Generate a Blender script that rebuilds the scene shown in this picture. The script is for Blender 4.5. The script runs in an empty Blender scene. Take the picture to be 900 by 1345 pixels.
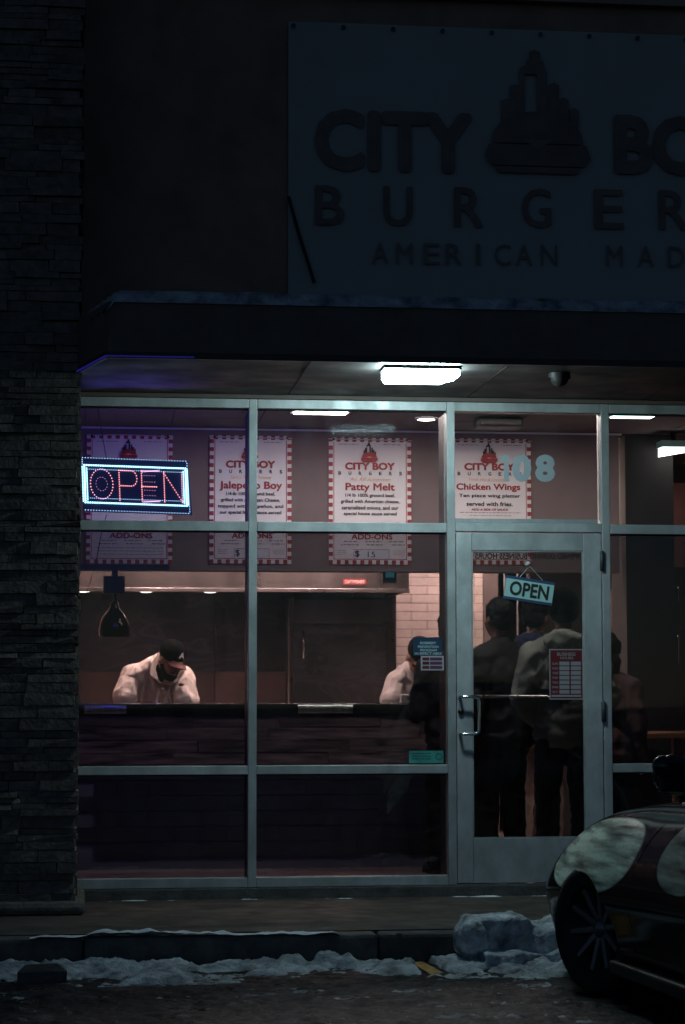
import bpy, bmesh, math, random
from mathutils import Vector, Matrix, noise
R = math.radians
random.seed(7)
SC = bpy.context.scene
COL = SC.collection

# ------------------------------------------------------------------ camera
FPX, YAW, PIT, ROL = 2834.0, .1179, .0819, -.0009
CAMP = Vector((0, -13, 1.245))
_f = Vector((math.sin(YAW)*math.cos(PIT), math.cos(YAW)*math.cos(PIT), math.sin(PIT)))
_r = Vector((math.cos(YAW), -math.sin(YAW), 0)); _u = _r.cross(_f)
CR = _r*math.cos(ROL) + _u*math.sin(ROL); CU = -_r*math.sin(ROL) + _u*math.cos(ROL)
cam = bpy.data.cameras.new('camera'); co = bpy.data.objects.new('camera', cam); COL.objects.link(co)
co.matrix_world = Matrix(((CR.x, CU.x, -_f.x, CAMP.x), (CR.y, CU.y, -_f.y, CAMP.y), (CR.z, CU.z, -_f.z, CAMP.z), (0, 0, 0, 1)))
cam.sensor_fit = 'VERTICAL'; cam.sensor_height = 36; cam.sensor_width = 24
cam.lens = FPX/1345*36; cam.clip_end = 500; cam.clip_start = .05
SC.camera = co
# ------------------------------------------------------------------ sky, moonlight, exposure
w = bpy.data.worlds.new('World'); SC.world = w; w.use_nodes = True
nt = w.node_tree; bg = nt.nodes['Background']
sky = nt.nodes.new('ShaderNodeTexSky'); sky.sky_type = 'NISHITA'; sky.sun_disc = False
sky.sun_elevation = R(20); sky.sun_rotation = R(200); sky.ozone_density = 6; sky.dust_density = 0; sky.air_density = 1
nt.links.new(sky.outputs[0], bg.inputs[0]); bg.inputs[1].default_value = .0140
sl = bpy.data.lights.new('moon', 'SUN'); sl.energy = .004; sl.angle = R(10); sl.color = (.6, .8, 1)
so = bpy.data.objects.new('moon', sl); COL.objects.link(so)
so.rotation_euler = (R(70), 0, R(-20))
vs = SC.view_settings; vs.view_transform = 'Standard'; vs.look = 'None'; vs.exposure = 0; vs.gamma = 1; vs.use_curve_mapping = False
SC.cycles.use_denoising = True
try: SC.cycles.denoiser = 'OPENIMAGEDENOISE'
except Exception: pass
SC.cycles.max_bounces = 8; SC.cycles.transparent_max_bounces = 24
SC.cycles.sample_clamp_indirect = 4; SC.cycles.caustics_reflective = False; SC.cycles.caustics_refractive = False

def at(x, y, Y):
    d = _f + CR*((x-450)/FPX) + CU*((672.5-y)/FPX)
    return CAMP + d*((Y-CAMP.y)/d.y)

# ------------------------------------------------------------------ materials
MATS = {}
def mat(name, col, rough=.6, metal=0, var=.0, scale=6, bump=0, bscale=40, stretch=(1, 1, 1), col2=None, spec=.5, rvar=0, emit=None, estr=0, alpha=None, detail=6):
    m = bpy.data.materials.new(name); m.use_nodes = True; n = m.node_tree.nodes; l = m.node_tree.links
    b = n['Principled BSDF']
    b.inputs['Base Color'].default_value = (*col, 1); b.inputs['Roughness'].default_value = rough; b.inputs['Metallic'].default_value = metal
    b.inputs['Specular IOR Level'].default_value = spec
    if emit: b.inputs['Emission Color'].default_value = (*emit, 1); b.inputs['Emission Strength'].default_value = estr
    if var or bump or col2 or rvar:
        tc = n.new('ShaderNodeTexCoord'); mp = n.new('ShaderNodeMapping'); mp.inputs['Scale'].default_value = stretch
        oi = n.new('ShaderNodeObjectInfo'); ad = n.new('ShaderNodeVectorMath'); ad.operation = 'ADD'
        ml = n.new('ShaderNodeVectorMath'); ml.operation = 'SCALE'; ml.inputs['Scale'].default_value = 17.3
        cb = n.new('ShaderNodeCombineXYZ')
        l.new(oi.outputs['Random'], cb.inputs[0]); l.new(oi.outputs['Random'], cb.inputs[2]); l.new(cb.outputs[0], ml.inputs[0])
        l.new(tc.outputs['Object'], ad.inputs[0]); l.new(ml.outputs[0], ad.inputs[1]); l.new(ad.outputs[0], mp.inputs['Vector'])
    if var or col2:
        ns = n.new('ShaderNodeTexNoise'); ns.inputs['Scale'].default_value = scale; ns.inputs['Detail'].default_value = detail; ns.inputs['Roughness'].default_value = .62
        l.new(mp.outputs[0], ns.inputs['Vector'])
        rp = n.new('ShaderNodeValToRGB'); rp.color_ramp.elements[0].position = .32; rp.color_ramp.elements[1].position = .68
        c1 = tuple(max(0, c*(1-var)) for c in col); c2 = col2 if col2 else tuple(min(1, c*(1+var)) for c in col)
        rp.color_ramp.elements[0].color = (*c1, 1); rp.color_ramp.elements[1].color = (*c2, 1)
        l.new(ns.outputs[0], rp.inputs[0]); 
        mx = n.new('ShaderNodeMix'); mx.data_type = 'RGBA'; mx.blend_type = 'MULTIPLY'; mx.inputs[0].default_value = 1
        mr = n.new('ShaderNodeMapRange'); mr.inputs[3].default_value = 1-var*.6; mr.inputs[4].default_value = 1+var*.3
        l.new(oi.outputs['Random'], mr.inputs[0]); l.new(rp.outputs[0], mx.inputs[6]); l.new(mr.outputs[0], mx.inputs[7])
        l.new(mx.outputs[2], b.inputs['Base Color'])
    if rvar:
        n2 = n.new('ShaderNodeTexNoise'); n2.inputs['Scale'].default_value = scale*1.7; n2.inputs['Detail'].default_value = 5
        l.new(mp.outputs[0], n2.inputs['Vector']); m2 = n.new('ShaderNodeMapRange')
        m2.inputs[1].default_value = .3; m2.inputs[2].default_value = .7; m2.inputs[3].default_value = max(.03, rough-rvar); m2.inputs[4].default_value = min(1, rough+rvar)
        l.new(n2.outputs[0], m2.inputs[0]); l.new(m2.outputs[0], b.inputs['Roughness'])
    if bump:
        nb = n.new('ShaderNodeTexNoise'); nb.inputs['Scale'].default_value = bscale; nb.inputs['Detail'].default_value = 5
        l.new(mp.outputs[0], nb.inputs['Vector']); bp = n.new('ShaderNodeBump'); bp.inputs['Strength'].default_value = bump; bp.inputs['Distance'].default_value = .01
        l.new(nb.outputs[0], bp.inputs['Height']); l.new(bp.outputs[0], b.inputs['Normal'])
    MATS[name] = m
    return m
def swirl_mat():
    m = mat('steel_swirl', (.115, .115, .13), .36, .5, rvar=.12, scale=2, bump=.1, bscale=3); n = m.node_tree.nodes; l = m.node_tree.links; b = n['Principled BSDF']
    tc = n.new('ShaderNodeTexCoord'); mp = n.new('ShaderNodeMapping'); mp.inputs['Scale'].default_value = (1, 1, 2.4); l.new(tc.outputs['Object'], mp.inputs[0])
    ns = n.new('ShaderNodeTexNoise'); ns.inputs['Scale'].default_value = 1.7; ns.inputs['Detail'].default_value = 3; ns.inputs['Distortion'].default_value = 1.6; l.new(mp.outputs[0], ns.inputs['Vector'])
    r = n.new('ShaderNodeValToRGB'); e = r.color_ramp.elements; e[0].position = .40; e[0].color = (.085, .085, .10, 1); e[1].position = .75; e[1].color = (.13, .125, .135, 1)
    for p, c in ((.48, (.095, .092, .105, 1)), (.52, (.155, .15, .16, 1)), (.57, (.10, .098, .11, 1))): q = e.new(p); q.color = c
    l.new(ns.outputs[0], r.inputs[0]); l.new(r.outputs[0], b.inputs['Base Color'])
def emat(name, col, s):
    m = bpy.data.materials.new(name); m.use_nodes = True; n = m.node_tree.nodes; n.clear()
    e = n.new('ShaderNodeEmission'); e.inputs[0].default_value = (*col, 1); e.inputs[1].default_value = s
    o = n.new('ShaderNodeOutputMaterial'); m.node_tree.links.new(e.outputs[0], o.inputs[0]); MATS[name] = m; return m
def glass(name, tint=(.93, .96, .95), k=1.0):
    m = bpy.data.materials.new(name); m.use_nodes = True; n = m.node_tree.nodes; n.clear(); l = m.node_tree.links
    t = n.new('ShaderNodeBsdfTransparent'); t.inputs[0].default_value = (*tint, 1)
    g = n.new('ShaderNodeBsdfGlossy'); g.inputs['Roughness'].default_value = .02; g.inputs[0].default_value = (k, k, k, 1)
    fr = n.new('ShaderNodeFresnel'); fr.inputs[0].default_value = 1.45
    mx = n.new('ShaderNodeMixShader'); o = n.new('ShaderNodeOutputMaterial')
    tc = n.new('ShaderNodeTexCoord'); mp = n.new('ShaderNodeMapping'); mp.inputs['Scale'].default_value = (3, 3, .8); l.new(tc.outputs['Object'], mp.inputs[0])
    ns = n.new('ShaderNodeTexNoise'); ns.inputs['Scale'].default_value = 2.2; ns.inputs['Detail'].default_value = 9; ns.inputs['Roughness'].default_value = .7; ns.inputs['Distortion'].default_value = .8; l.new(mp.outputs[0], ns.inputs['Vector'])
    mr = n.new('ShaderNodeMapRange'); mr.inputs[1].default_value = .42; mr.inputs[2].default_value = .8; mr.inputs[3].default_value = .002; mr.inputs[4].default_value = .03; l.new(ns.outputs[0], mr.inputs[0])
    df = n.new('ShaderNodeBsdfDiffuse'); df.inputs[0].default_value = (.6, .6, .6, 1); m2 = n.new('ShaderNodeMixShader')      # dust and smears on the pane
    l.new(mr.outputs[0], m2.inputs[0]); l.new(t.outputs[0], m2.inputs[1]); l.new(df.outputs[0], m2.inputs[2])
    l.new(fr.outputs[0], mx.inputs[0]); l.new(m2.outputs[0], mx.inputs[1]); l.new(g.outputs[0], mx.inputs[2]); l.new(mx.outputs[0], o.inputs[0]); MATS[name] = m; return m

mat('alu', (.47, .50, .50), .45, .3, var=.22, scale=7, stretch=(1, 1, .6), rvar=.14, bump=.08, bscale=70, detail=10)
mat('alu_dark', (.05, .06, .065), .5, .3, var=.2)
mat('steel', (.24, .225, .22), .34, .85, var=.55, scale=2.4, rvar=.08, detail=2, stretch=(1, 1, .15))
mat('steel_back', (.13, .12, .125), .38, .5, var=.18, scale=1.6, rvar=.16, bump=.16, bscale=3, stretch=(1, 1, 2.5), detail=3)
swirl_mat()
mat('lit_steel', (.30, .20, .18), .5, .3, var=.3, scale=2, rvar=.1, detail=4)  # lower steel coloured pinker and lighter, painting in the warm light on it
mat('steel_bright', (.75, .74, .72), .22, 1, var=.1, rvar=.08)
mat('chrome', (.8, .82, .82), .15, 1)
mat('stone', (.15, .125, .105), .85, 0, var=.45, scale=14, bump=.7, bscale=45)
mat('mortar', (.02, .02, .02), .95)
mat('wall_dark', (.26, .18, .14), .9, 0, var=.2, scale=3, bump=.2, bscale=60)
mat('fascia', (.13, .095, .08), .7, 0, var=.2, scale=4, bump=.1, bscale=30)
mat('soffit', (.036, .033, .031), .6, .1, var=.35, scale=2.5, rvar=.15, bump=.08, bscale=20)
mat('black_gap', (.008, .008, .008), .9)
mat('concrete', (.075, .056, .044), .75, 0, var=.5, scale=4, bump=.35, bscale=50, rvar=.2, detail=10)
mat('kerb', (.09, .085, .08), .85, 0, var=.4, scale=9, bump=.5, bscale=60)
mat('snow', (.78, .82, .85), .75, 0, var=.12, scale=9, bump=.5, bscale=55)
mat('dirty_snow', (.30, .33, .35), .85, 0, var=.65, scale=9, bump=1.0, bscale=75, col2=(.68, .73, .77), detail=10)
mat('ice', (.05, .05, .05), .4, 0, var=.5, scale=20, bump=.6, bscale=30)
mat('yellow_paint', (.42, .22, .05), .7, 0, var=.5, scale=20)
mat('banner', (.29, .30, .30), .7, 0, var=.06, scale=2, bump=.05, bscale=5)
mat('banner_ink', (.16, .115, .10), .7, 0, var=.2)
mat('banner_grey', (.17, .15, .13), .7)
mat('poster', (.74, .70, .70), .55, 0, var=.05, scale=3)
mat('poster_red', (.33, .022, .03), .55, 0, var=.2, scale=20)
mat('ink', (.02, .018, .022), .6)
mat('ink_grey', (.25, .24, .26), .6)
mat('orange_ink', (.75, .42, .22), .6)
mat('price_panel', (.62, .64, .70), .4)
mat('mauve', (.19, .140, .138), .8, 0, var=.12, scale=2.5, bump=.05, bscale=80)
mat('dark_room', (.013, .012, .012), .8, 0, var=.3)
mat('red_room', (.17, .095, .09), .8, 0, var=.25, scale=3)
mat('ceiling_tile', (.13, .115, .12), .9, 0, var=.12, scale=20, bump=.3, bscale=150)
mat('white_trim', (.75, .72, .72), .5)
mat('floor', (.26, .19, .175), .35, 0, var=.3, scale=5, rvar=.1)
mat('tile_white', (.72, .60, .56), .3, 0, var=.08, scale=4, rvar=.08)
mat('grout', (.28, .23, .22), .9)
mat('tile_black', (.042, .050, .068), .28, 0, var=.3, scale=7, rvar=.1)
mat('grout_dark', (.17, .19, .23), .9)
mat('plank', (.045, .038, .040), .30, 0, var=.75, scale=3, stretch=(1, 1, 9), rvar=.18, bump=.3, bscale=30, col2=(.30, .23, .22))
mat('counter_edge', (.05, .052, .052), .3, .9, var=.3, scale=2, rvar=.1)
mat('glint_metal', (.42, .50, .44), .30, .9, var=.3, scale=9, stretch=(3, 1, .2))
mat('black_metal', (.012, .012, .013), .35, .3)
mat('black_plastic', (.012, .012, .014), .45)
mat('lamp_black', (.02, .017, .015), .12, .6)
mat('shirt_white', (.60, .51, .46), .85, 0, var=.08, scale=8, bump=.15, bscale=200)
mat('shirt_grey', (.28, .25, .24), .85, 0, var=.12, scale=8, bump=.15, bscale=200)
mat('hoodie_grey', (.24, .29, .245), .95, 0, var=.25, scale=9, bump=.3, bscale=180)
mat('jacket_navy', (.009, .0095, .012), .8, 0, var=.35, scale=8, bump=.2, bscale=80)
mat('jacket_black', (.004, .004, .005), .8, 0, var=.3)
mat('hood_blue', (.012, .022, .065), .85, 0, var=.3)
mat('trousers_black', (.004, .004, .0045), .9, 0, var=.3)
mat('trousers_pale', (.70, .56, .52), .9, 0, var=.4, scale=10, bump=.3, bscale=60)
mat('sweater_pink', (.13, .075, .072), .9, 0, var=.25, scale=10, bump=.3, bscale=120)
mat('skin', (.34, .17, .115), .55, 0, var=.12, scale=20)
mat('skin_b', (.22, .12, .085), .55, 0, var=.12, scale=20)
mat('beard', (.010, .007, .006), .9, 0, spec=.1, var=.4, scale=60, bump=.6, bscale=200)
mat('hair', (.005, .0045, .0045), .7, 0, spec=.25, var=.3, scale=60, bump=.5, bscale=120)
mat('cap_black', (.0022, .0022, .003), .9, 0, spec=.06, var=.2, bump=.2, bscale=200)
mat('cap_red', (.10, .010, .012), .7)
mat('logo_white', (.6, .6, .6), .7)
mat('eye', (.5, .48, .46), .3)
mat('shoe', (.02, .02, .02), .6)
mat('wood', (.20, .105, .05), .5, 0, var=.4, scale=4, stretch=(1, 8, 8), rvar=.1)
mat('sign_teal', (.36, .60, .57), .5)
mat('sign_navy', (.03, .07, .15), .5)
mat('hours_red', (.14, .016, .022), .5)
mat('hours_white', (.32, .31, .33), .5)
mat('sticker_navy', (.02, .05, .10), .4)
mat('sticker_ink', (.45, .62, .66), .5)
mat('sticker_grey', (.45, .42, .45), .5)
mat('sticker_purple', (.10, .035, .085), .5)
mat('sticker_green', (.06, .30, .27), .5, 0, var=.3, scale=20)
mat('sticker_dgreen', (.02, .13, .12), .5)
mat('digit', (.34, .40, .43), .5, 0, var=.05)
mat('red_plate', (.35, .03, .03), .5, emit=(.5, .04, .04), estr=.25)
mat('car_paint', (.006, .009, .010), .12, 0)
mat('car_black', (.006, .006, .006), .6)
mat('tyre', (.012, .012, .012), .85, 0, var=.3, bump=.3, bscale=80)
mat('rim', (.16, .16, .17), .35, .7)
mat('car_glass', (.004, .005, .006), .04, 0)
mat('rope', (.015, .015, .016), .8)
mat('cord_white', (.5, .5, .52), .6)
mat('led_board', (.008, .008, .03), .4, emit=(.03, .05, .30), estr=.12)
mat('bare_bulb', (.5, .4, .3), .4)
emat('lamp_light', (.68, .96, 1.0), 132)
emat('lamp_base', (.68, .96, 1.0), 40)
emat('panel_light', (1, .80, .77), 46)
emat('cool_strip', (.70, 1, .98), 7)
emat('kitchen_light', (1, .68, .60), 360)
emat('hood_bulb', (1, .80, .66), 16)
emat('led_white', (.36, .80, 1.0), 5)
emat('led_blue', (.40, .60, 1.0), 2.4)
emat('led_red', (1.0, .30, .36), 3.0)
emat('led_pink', (1.0, .42, .75), 2.6)
emat('added_glow', (.08, .07, 1.0), 95)
emat('reflected_glow', (1, .88, .86), 7)
emat('blue_glint', (.10, .08, 1.0), .10)
emat('screen', (.10, .42, .50), .5)
glass('glass', (.46, .47, .48))
glass('glass_film', (.90, .93, .92), .012)
glass('glass_door', (.46, .48, .48))

# ------------------------------------------------------------------ mesh helpers
BASE = {}
class MB:
    def __init__(s): s.v = []; s.f = []; s.M = None
    def add(s, vs, fs):
        k = len(s.v)
        if s.M is not None: vs = [s.M @ Vector(v) for v in vs]
        s.v += [tuple(v) for v in vs]; s.f += [tuple(i+k for i in f) for f in fs]; return s
    def box(s, x0, x1, y0, y1, z0, z1):
        return s.add([(x0, y0, z0), (x1, y0, z0), (x1, y1, z0), (x0, y1, z0), (x0, y0, z1), (x1, y0, z1), (x1, y1, z1), (x0, y1, z1)],
                     [(3, 2, 1, 0), (4, 5, 6, 7), (0, 1, 5, 4), (1, 2, 6, 5), (2, 3, 7, 6), (3, 0, 4, 7)])
    def prism(s, pts, y0, y1):            # outline in x,z pushed along y
        n = len(pts)
        vs = [(p[0], y0, p[1]) for p in pts] + [(p[0], y1, p[1]) for p in pts]
        return s.add(vs, [tuple(range(n)), tuple(range(2*n-1, n-1, -1))] + [(i, i+n, (i+1) % n+n, (i+1) % n) for i in range(n)])
    def ell(s, c, r, seg=16, rings=10, rot=None):
        vs = []; fs = []
        for i in range(rings+1):
            a = math.pi*i/rings
            for j in range(seg):
                b = 2*math.pi*j/seg
                p = Vector((r[0]*math.sin(a)*math.cos(b), r[1]*math.sin(a)*math.sin(b), r[2]*math.cos(a)))
                if rot is not None: p = rot @ p
                vs.append(p+Vector(c))
        for i in range(rings):
            for j in range(seg):
                q = (i*seg+j, (i+1)*seg+j, (i+1)*seg+(j+1) % seg, i*seg+(j+1) % seg)
                if i == 0: q = (q[0], q[1], q[2])
                elif i == rings-1: q = (q[0], q[1], q[3])
                fs.append(q)
        return s.add(vs, fs)
    def cap(s, p0, p1, r0, r1, seg=12):
        p0 = Vector(p0); p1 = Vector(p1); d = (p1-p0).normalized() if (p1-p0).length > 1e-6 else Vector((0, 0, 1))
        a = d.orthogonal().normalized(); b = d.cross(a)
        prof = [(p0 - d*r0*math.cos(t), r0*math.sin(t)) for t in (0.02, .4, .8, 1.2)] + [(p0, r0), (p1, r1)] + [(p1 + d*r1*math.sin(t), r1*math.cos(t)) for t in (.4, .8, 1.2, 1.55)]
        vs = []; fs = []
        for c, r in prof:
            for j in range(seg):
                t = 2*math.pi*j/seg; vs.append(c + (a*math.cos(t)+b*math.sin(t))*r)
        n = len(prof)
        for i in range(n-1):
            for j in range(seg): fs.append((i*seg+j, i*seg+(j+1) % seg, (i+1)*seg+(j+1) % seg, (i+1)*seg+j))
        fs.append(tuple(range(seg-1, -1, -1))); fs.append(tuple((n-1)*seg+j for j in range(seg)))
        return s.add(vs, fs)
    def tube(s, pts, r, seg=8):
        pts = [Vector(p) for p in pts]; vs = []; fs = []; n = len(pts); a = None
        for i, p in enumerate(pts):
            d = (pts[min(i+1, n-1)]-pts[max(i-1, 0)]).normalized()
            a = d.orthogonal().normalized() if a is None else (a - d*a.dot(d)).normalized()
            b = d.cross(a); rr = r[i] if isinstance(r, (list, tuple)) else r
            for j in range(seg):
                t = 2*math.pi*j/seg; vs.append(p+(a*math.cos(t)+b*math.sin(t))*rr)
        for i in range(n-1):
            for j in range(seg): fs.append((i*seg+j, i*seg+(j+1) % seg, (i+1)*seg+(j+1) % seg, (i+1)*seg+j))
        fs.append(tuple(range(seg-1, -1, -1))); fs.append(tuple((n-1)*seg+j for j in range(seg)))
        return s.add(vs, fs)
    def lathe(s, prof, seg=24, axis='z', c=(0, 0, 0)):   # prof: (r, h)
        vs = []; fs = []
        for r, h in prof:
            for j in range(seg):
                t = 2*math.pi*j/seg; x = r*math.cos(t); y = r*math.sin(t)
                p = (x, y, h) if axis == 'z' else ((h, x, y) if axis == 'x' else (x, h, y))
                vs.append((p[0]+c[0], p[1]+c[1], p[2]+c[2]))
        for i in range(len(prof)-1):
            for j in range(seg): fs.append((i*seg+j, i*seg+(j+1) % seg, (i+1)*seg+(j+1) % seg, (i+1)*seg+j))
        return s.add(vs, fs)
    def quad(s, a, b, c, d): return s.add([a, b, c, d], [(0, 1, 2, 3)])
    def mesh(s, name, off=(0, 0, 0)):
        me = bpy.data.meshes.new(name)
        me.from_pydata([(v[0]-off[0], v[1]-off[1], v[2]-off[2]) for v in s.v], [], s.f)
        bm = bmesh.new(); bm.from_mesh(me); bmesh.ops.recalc_face_normals(bm, faces=bm.faces); bm.to_mesh(me); bm.free()
        return me
    def build(s, name, m, parent=None, smooth=False, bevel=0):
        off = BASE.get(parent.name, (0, 0, 0)) if parent is not None else (0, 0, 0)
        return link(name, s.mesh(name, off), m, parent, smooth, bevel)
def link(name, me, m, parent=None, smooth=False, bevel=0):
    o = bpy.data.objects.new(name, me); COL.objects.link(o)
    if m: 
        me.materials.clear(); me.materials.append(MATS[m])
    if parent is not None:
        o.parent = parent
        BASE[o.name] = BASE.get(parent.name, (0, 0, 0))
    if smooth:
        me.polygons.foreach_set('use_smooth', [True]*len(me.polygons))
    if bevel:
        b = o.modifiers.new('bevel', 'BEVEL'); b.width = bevel; b.segments = 2; b.limit_method = 'ANGLE'
    return o
def tag(o, label=None, cat=None, group=None, kind=None):
    if label: o['label'] = label
    if cat: o['category'] = cat
    if group: o['group'] = group
    if kind: o['kind'] = kind
    return o
_bold = 1
def thing(name, loc, label, cat, group=None):
    o = bpy.data.objects.new(name, None); COL.objects.link(o); o.location = loc; o.empty_display_size = .1
    BASE[o.name] = tuple(loc)
    return tag(o, label, cat, group)
def bx(name, m, parent, *b, bevel=0): return MB().box(*b).build(name, m, parent, bevel=bevel)

_tc = {}
def text_geo(body, spacing=1.0, shear=0):
    k = (body, spacing, shear)
    if k in _tc: return _tc[k]
    c = bpy.data.curves.new('t', 'FONT'); c.body = body; c.size = 1; c.space_character = spacing; c.shear = shear; c.resolution_u = 3
    o = bpy.data.objects.new('t', c); COL.objects.link(o)
    dg = bpy.context.evaluated_depsgraph_get(); dg.update()
    me = bpy.data.meshes.new_from_object(o.evaluated_get(dg))
    vs = [(v.co.x, v.co.y) for v in me.vertices]; fs = [tuple(p.vertices) for p in me.polygons]
    bpy.data.objects.remove(o); bpy.data.curves.remove(c); bpy.data.meshes.remove(me)
    _tc[k] = (vs, fs); return vs, fs
def letters(mb, body, x0, x1, z0, z1, Y, bold=0, spacing=1.0, shear=0, mirror=False, tilt=None):
    vs, fs = text_geo(body, spacing, shear)
    ax = min(v[0] for v in vs); bxx = max(v[0] for v in vs); az = min(v[1] for v in vs); bz = max(v[1] for v in vs)
    w_ = bxx-ax; h_ = bz-az; bold = min(bold, .12); lay = [(0, 0)]
    if bold: lay = [(0, 0), (-1, 0), (1, 0), (0, -1), (0, 1), (-.7, -.7), (.7, .7), (-.7, .7), (.7, -.7)]
    for i, (p, q) in enumerate(lay):          # heavy strokes: thin ink layers, each a hair prouder
        out = []
        for x, y in vs:
            u = (x-ax+bold+p*bold)/(w_+2*bold); v = (y-az+bold+q*bold)/(h_+2*bold)
            if mirror: u = 1-u
            out.append((x0+(x1-x0)*u, Y-i*.00012, z0+(z1-z0)*v))
        mb.add(out, fs if not mirror else [tuple(reversed(f)) for f in fs])
    return mb
def ptext(mb, body, px0, py0, px1, py1, Y, dy=0, **k):
    a = at(px0, py1, Y); b = at(px1, py0, Y)
    return letters(mb, body, a.x, b.x, a.z, b.z, Y-dy, **k)

# ================================================================== GROUND
LOT = -.15; KY = -1.92
def lot_mat():
    m = bpy.data.materials.new('asphalt'); m.use_nodes = True; n = m.node_tree.nodes; l = m.node_tree.links; b = n['Principled BSDF']; b.inputs['Specular IOR Level'].default_value = .12
    tc = n.new('ShaderNodeTexCoord')
    def nz(s, d=8):
        t = n.new('ShaderNodeTexNoise'); t.inputs['Scale'].default_value = s; t.inputs['Detail'].default_value = d; t.inputs['Roughness'].default_value = .65; l.new(tc.outputs['Object'], t.inputs['Vector']); return t
    a = nz(2.3); r = n.new('ShaderNodeValToRGB'); r.color_ramp.elements[0].position = .50; r.color_ramp.elements[1].position = .72
    r.color_ramp.elements[0].color = (.006, .006, .007, 1); r.color_ramp.elements[1].color = (.040, .043, .047, 1)
    l.new(a.outputs[0], r.inputs[0]); l.new(r.outputs[0], b.inputs['Base Color'])
    c = nz(9); mr = n.new('ShaderNodeMapRange'); mr.inputs[1].default_value = .35; mr.inputs[2].default_value = .65; mr.inputs[3].default_value = .22; mr.inputs[4].default_value = .7
    l.new(c.outputs[0], mr.inputs[0]); l.new(mr.outputs[0], b.inputs['Roughness'])
    h = nz(55, 6); bp = n.new('ShaderNodeBump'); bp.inputs['Strength'].default_value = .8; bp.inputs['Distance'].default_value = .012
    l.new(h.outputs[0], bp.inputs['Height']); l.new(bp.outputs[0], b.inputs['Normal']); MATS['asphalt'] = m
lot_mat()
tag(MB().quad((-150, -150, LOT), (150, -150, LOT), (150, KY+.05, LOT), (-150, KY+.05, LOT)).build('parking_lot', 'asphalt'), 'dark wet asphalt parking lot in front of the shop', 'parking lot', kind='structure')
sw = MB().box(-60, 60, KY+.16, .03, -.4, 0).build('sidewalk', 'concrete'); tag(sw, 'dark concrete sidewalk under the shop windows', 'sidewalk', kind='structure')
kb = MB()
x = -6.0
while x < 9:
    bx('kerb_stone', 'kerb', sw, x, x+1.494, KY, KY+.158, -.4, -.004, bevel=.02); x += 1.5
sp = MB().add([at(520, 1252, -1), at(530, 1252, -1)], []) if False else None
def lotpt(px, py, z=LOT):
    d = _f + CR*((px-450)/FPX) + CU*((672.5-py)/FPX); return CAMP + d*((z-CAMP.z)/d.z)
q = [lotpt(518, 1251), lotpt(530, 1250), lotpt(583, 1279), lotpt(566, 1281)]
tag(MB().quad(*[(p.x, p.y, LOT+.004) for p in q]).build('painted_line', 'yellow_paint'), 'faded yellow stall line showing through the snow', 'road marking', kind='structure')

# snow: heightfields, thin where negative
def nz(x, y, s, seed=0): return noise.fractal(Vector((x*s+seed, y*s-seed*.7, seed*1.3)), .9, 2.1, 5)
def field(name, x0, x1, y0, y1, step, z0, fn, m, label):
    nx = int((x1-x0)/step)+1; ny = int((y1-y0)/step)+1; H = []; vs = []; idx = {}; fs = []
    for j in range(ny):
        for i in range(nx): H.append(fn(x0+i*step, y0+j*step))
    def V(i, j):
        k = j*nx+i
        if k not in idx: idx[k] = len(vs); vs.append((x0+i*step, y0+j*step, z0+H[k]))
        return idx[k]
    for j in range(ny-1):
        for i in range(nx-1):
            if max(H[j*nx+i], H[j*nx+i+1], H[(j+1)*nx+i], H[(j+1)*nx+i+1]) > 0: fs.append((V(i, j), V(i+1, j), V(i+1, j+1), V(i, j+1)))
    o = MB().add(vs, fs).build(name, m, smooth=True)
    return tag(o, label, 'snow', kind='stuff')
def sstep(a, b, x): t = max(0, min(1, (x-a)/(b-a))); return t*t*(3-2*t)
rc_ = random.Random(12); CL = []
def clump(x, d, r, h, ex=1.0): CL.append((x, d, r, h, ex))
for k in range(150):
    x = rc_.uniform(-1.1, 3.5); near = rc_.random()
    d = .02+abs(rc_.gauss(0, .16)); r = rc_.uniform(.03, .11)*(1.25 if x < .4 else 1); 
    if 1.25 < x < 3.4: d = abs(rc_.gauss(.05, .30)); r *= .8
    clump(x, d, r, r*rc_.uniform(.3, .65), rc_.uniform(1, 1.7))
for k in range(26): clump(rc_.gauss(-.12, .26), abs(rc_.gauss(.08, .08)), rc_.uniform(.06, .14), rc_.uniform(.04, .10), 1.3)
for k in range(7): clump(rc_.gauss(1.05, .12), abs(rc_.gauss(.08, .05)), rc_.uniform(.05, .10), rc_.uniform(.05, .09))
clump(.50, .10, .06, .07); clump(1.23, .05, .09, .125); clump(1.33, .03, .05, .10)
LA = lotpt(524, 1250); LB = lotpt(575, 1280)
def online(x, y):
    v = LB-LA; t = max(0, min(1, ((x-LA.x)*v.x+(y-LA.y)*v.y)/(v.x*v.x+v.y*v.y))); return math.hypot(x-LA.x-v.x*t, y-LA.y-v.y*t)
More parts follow.
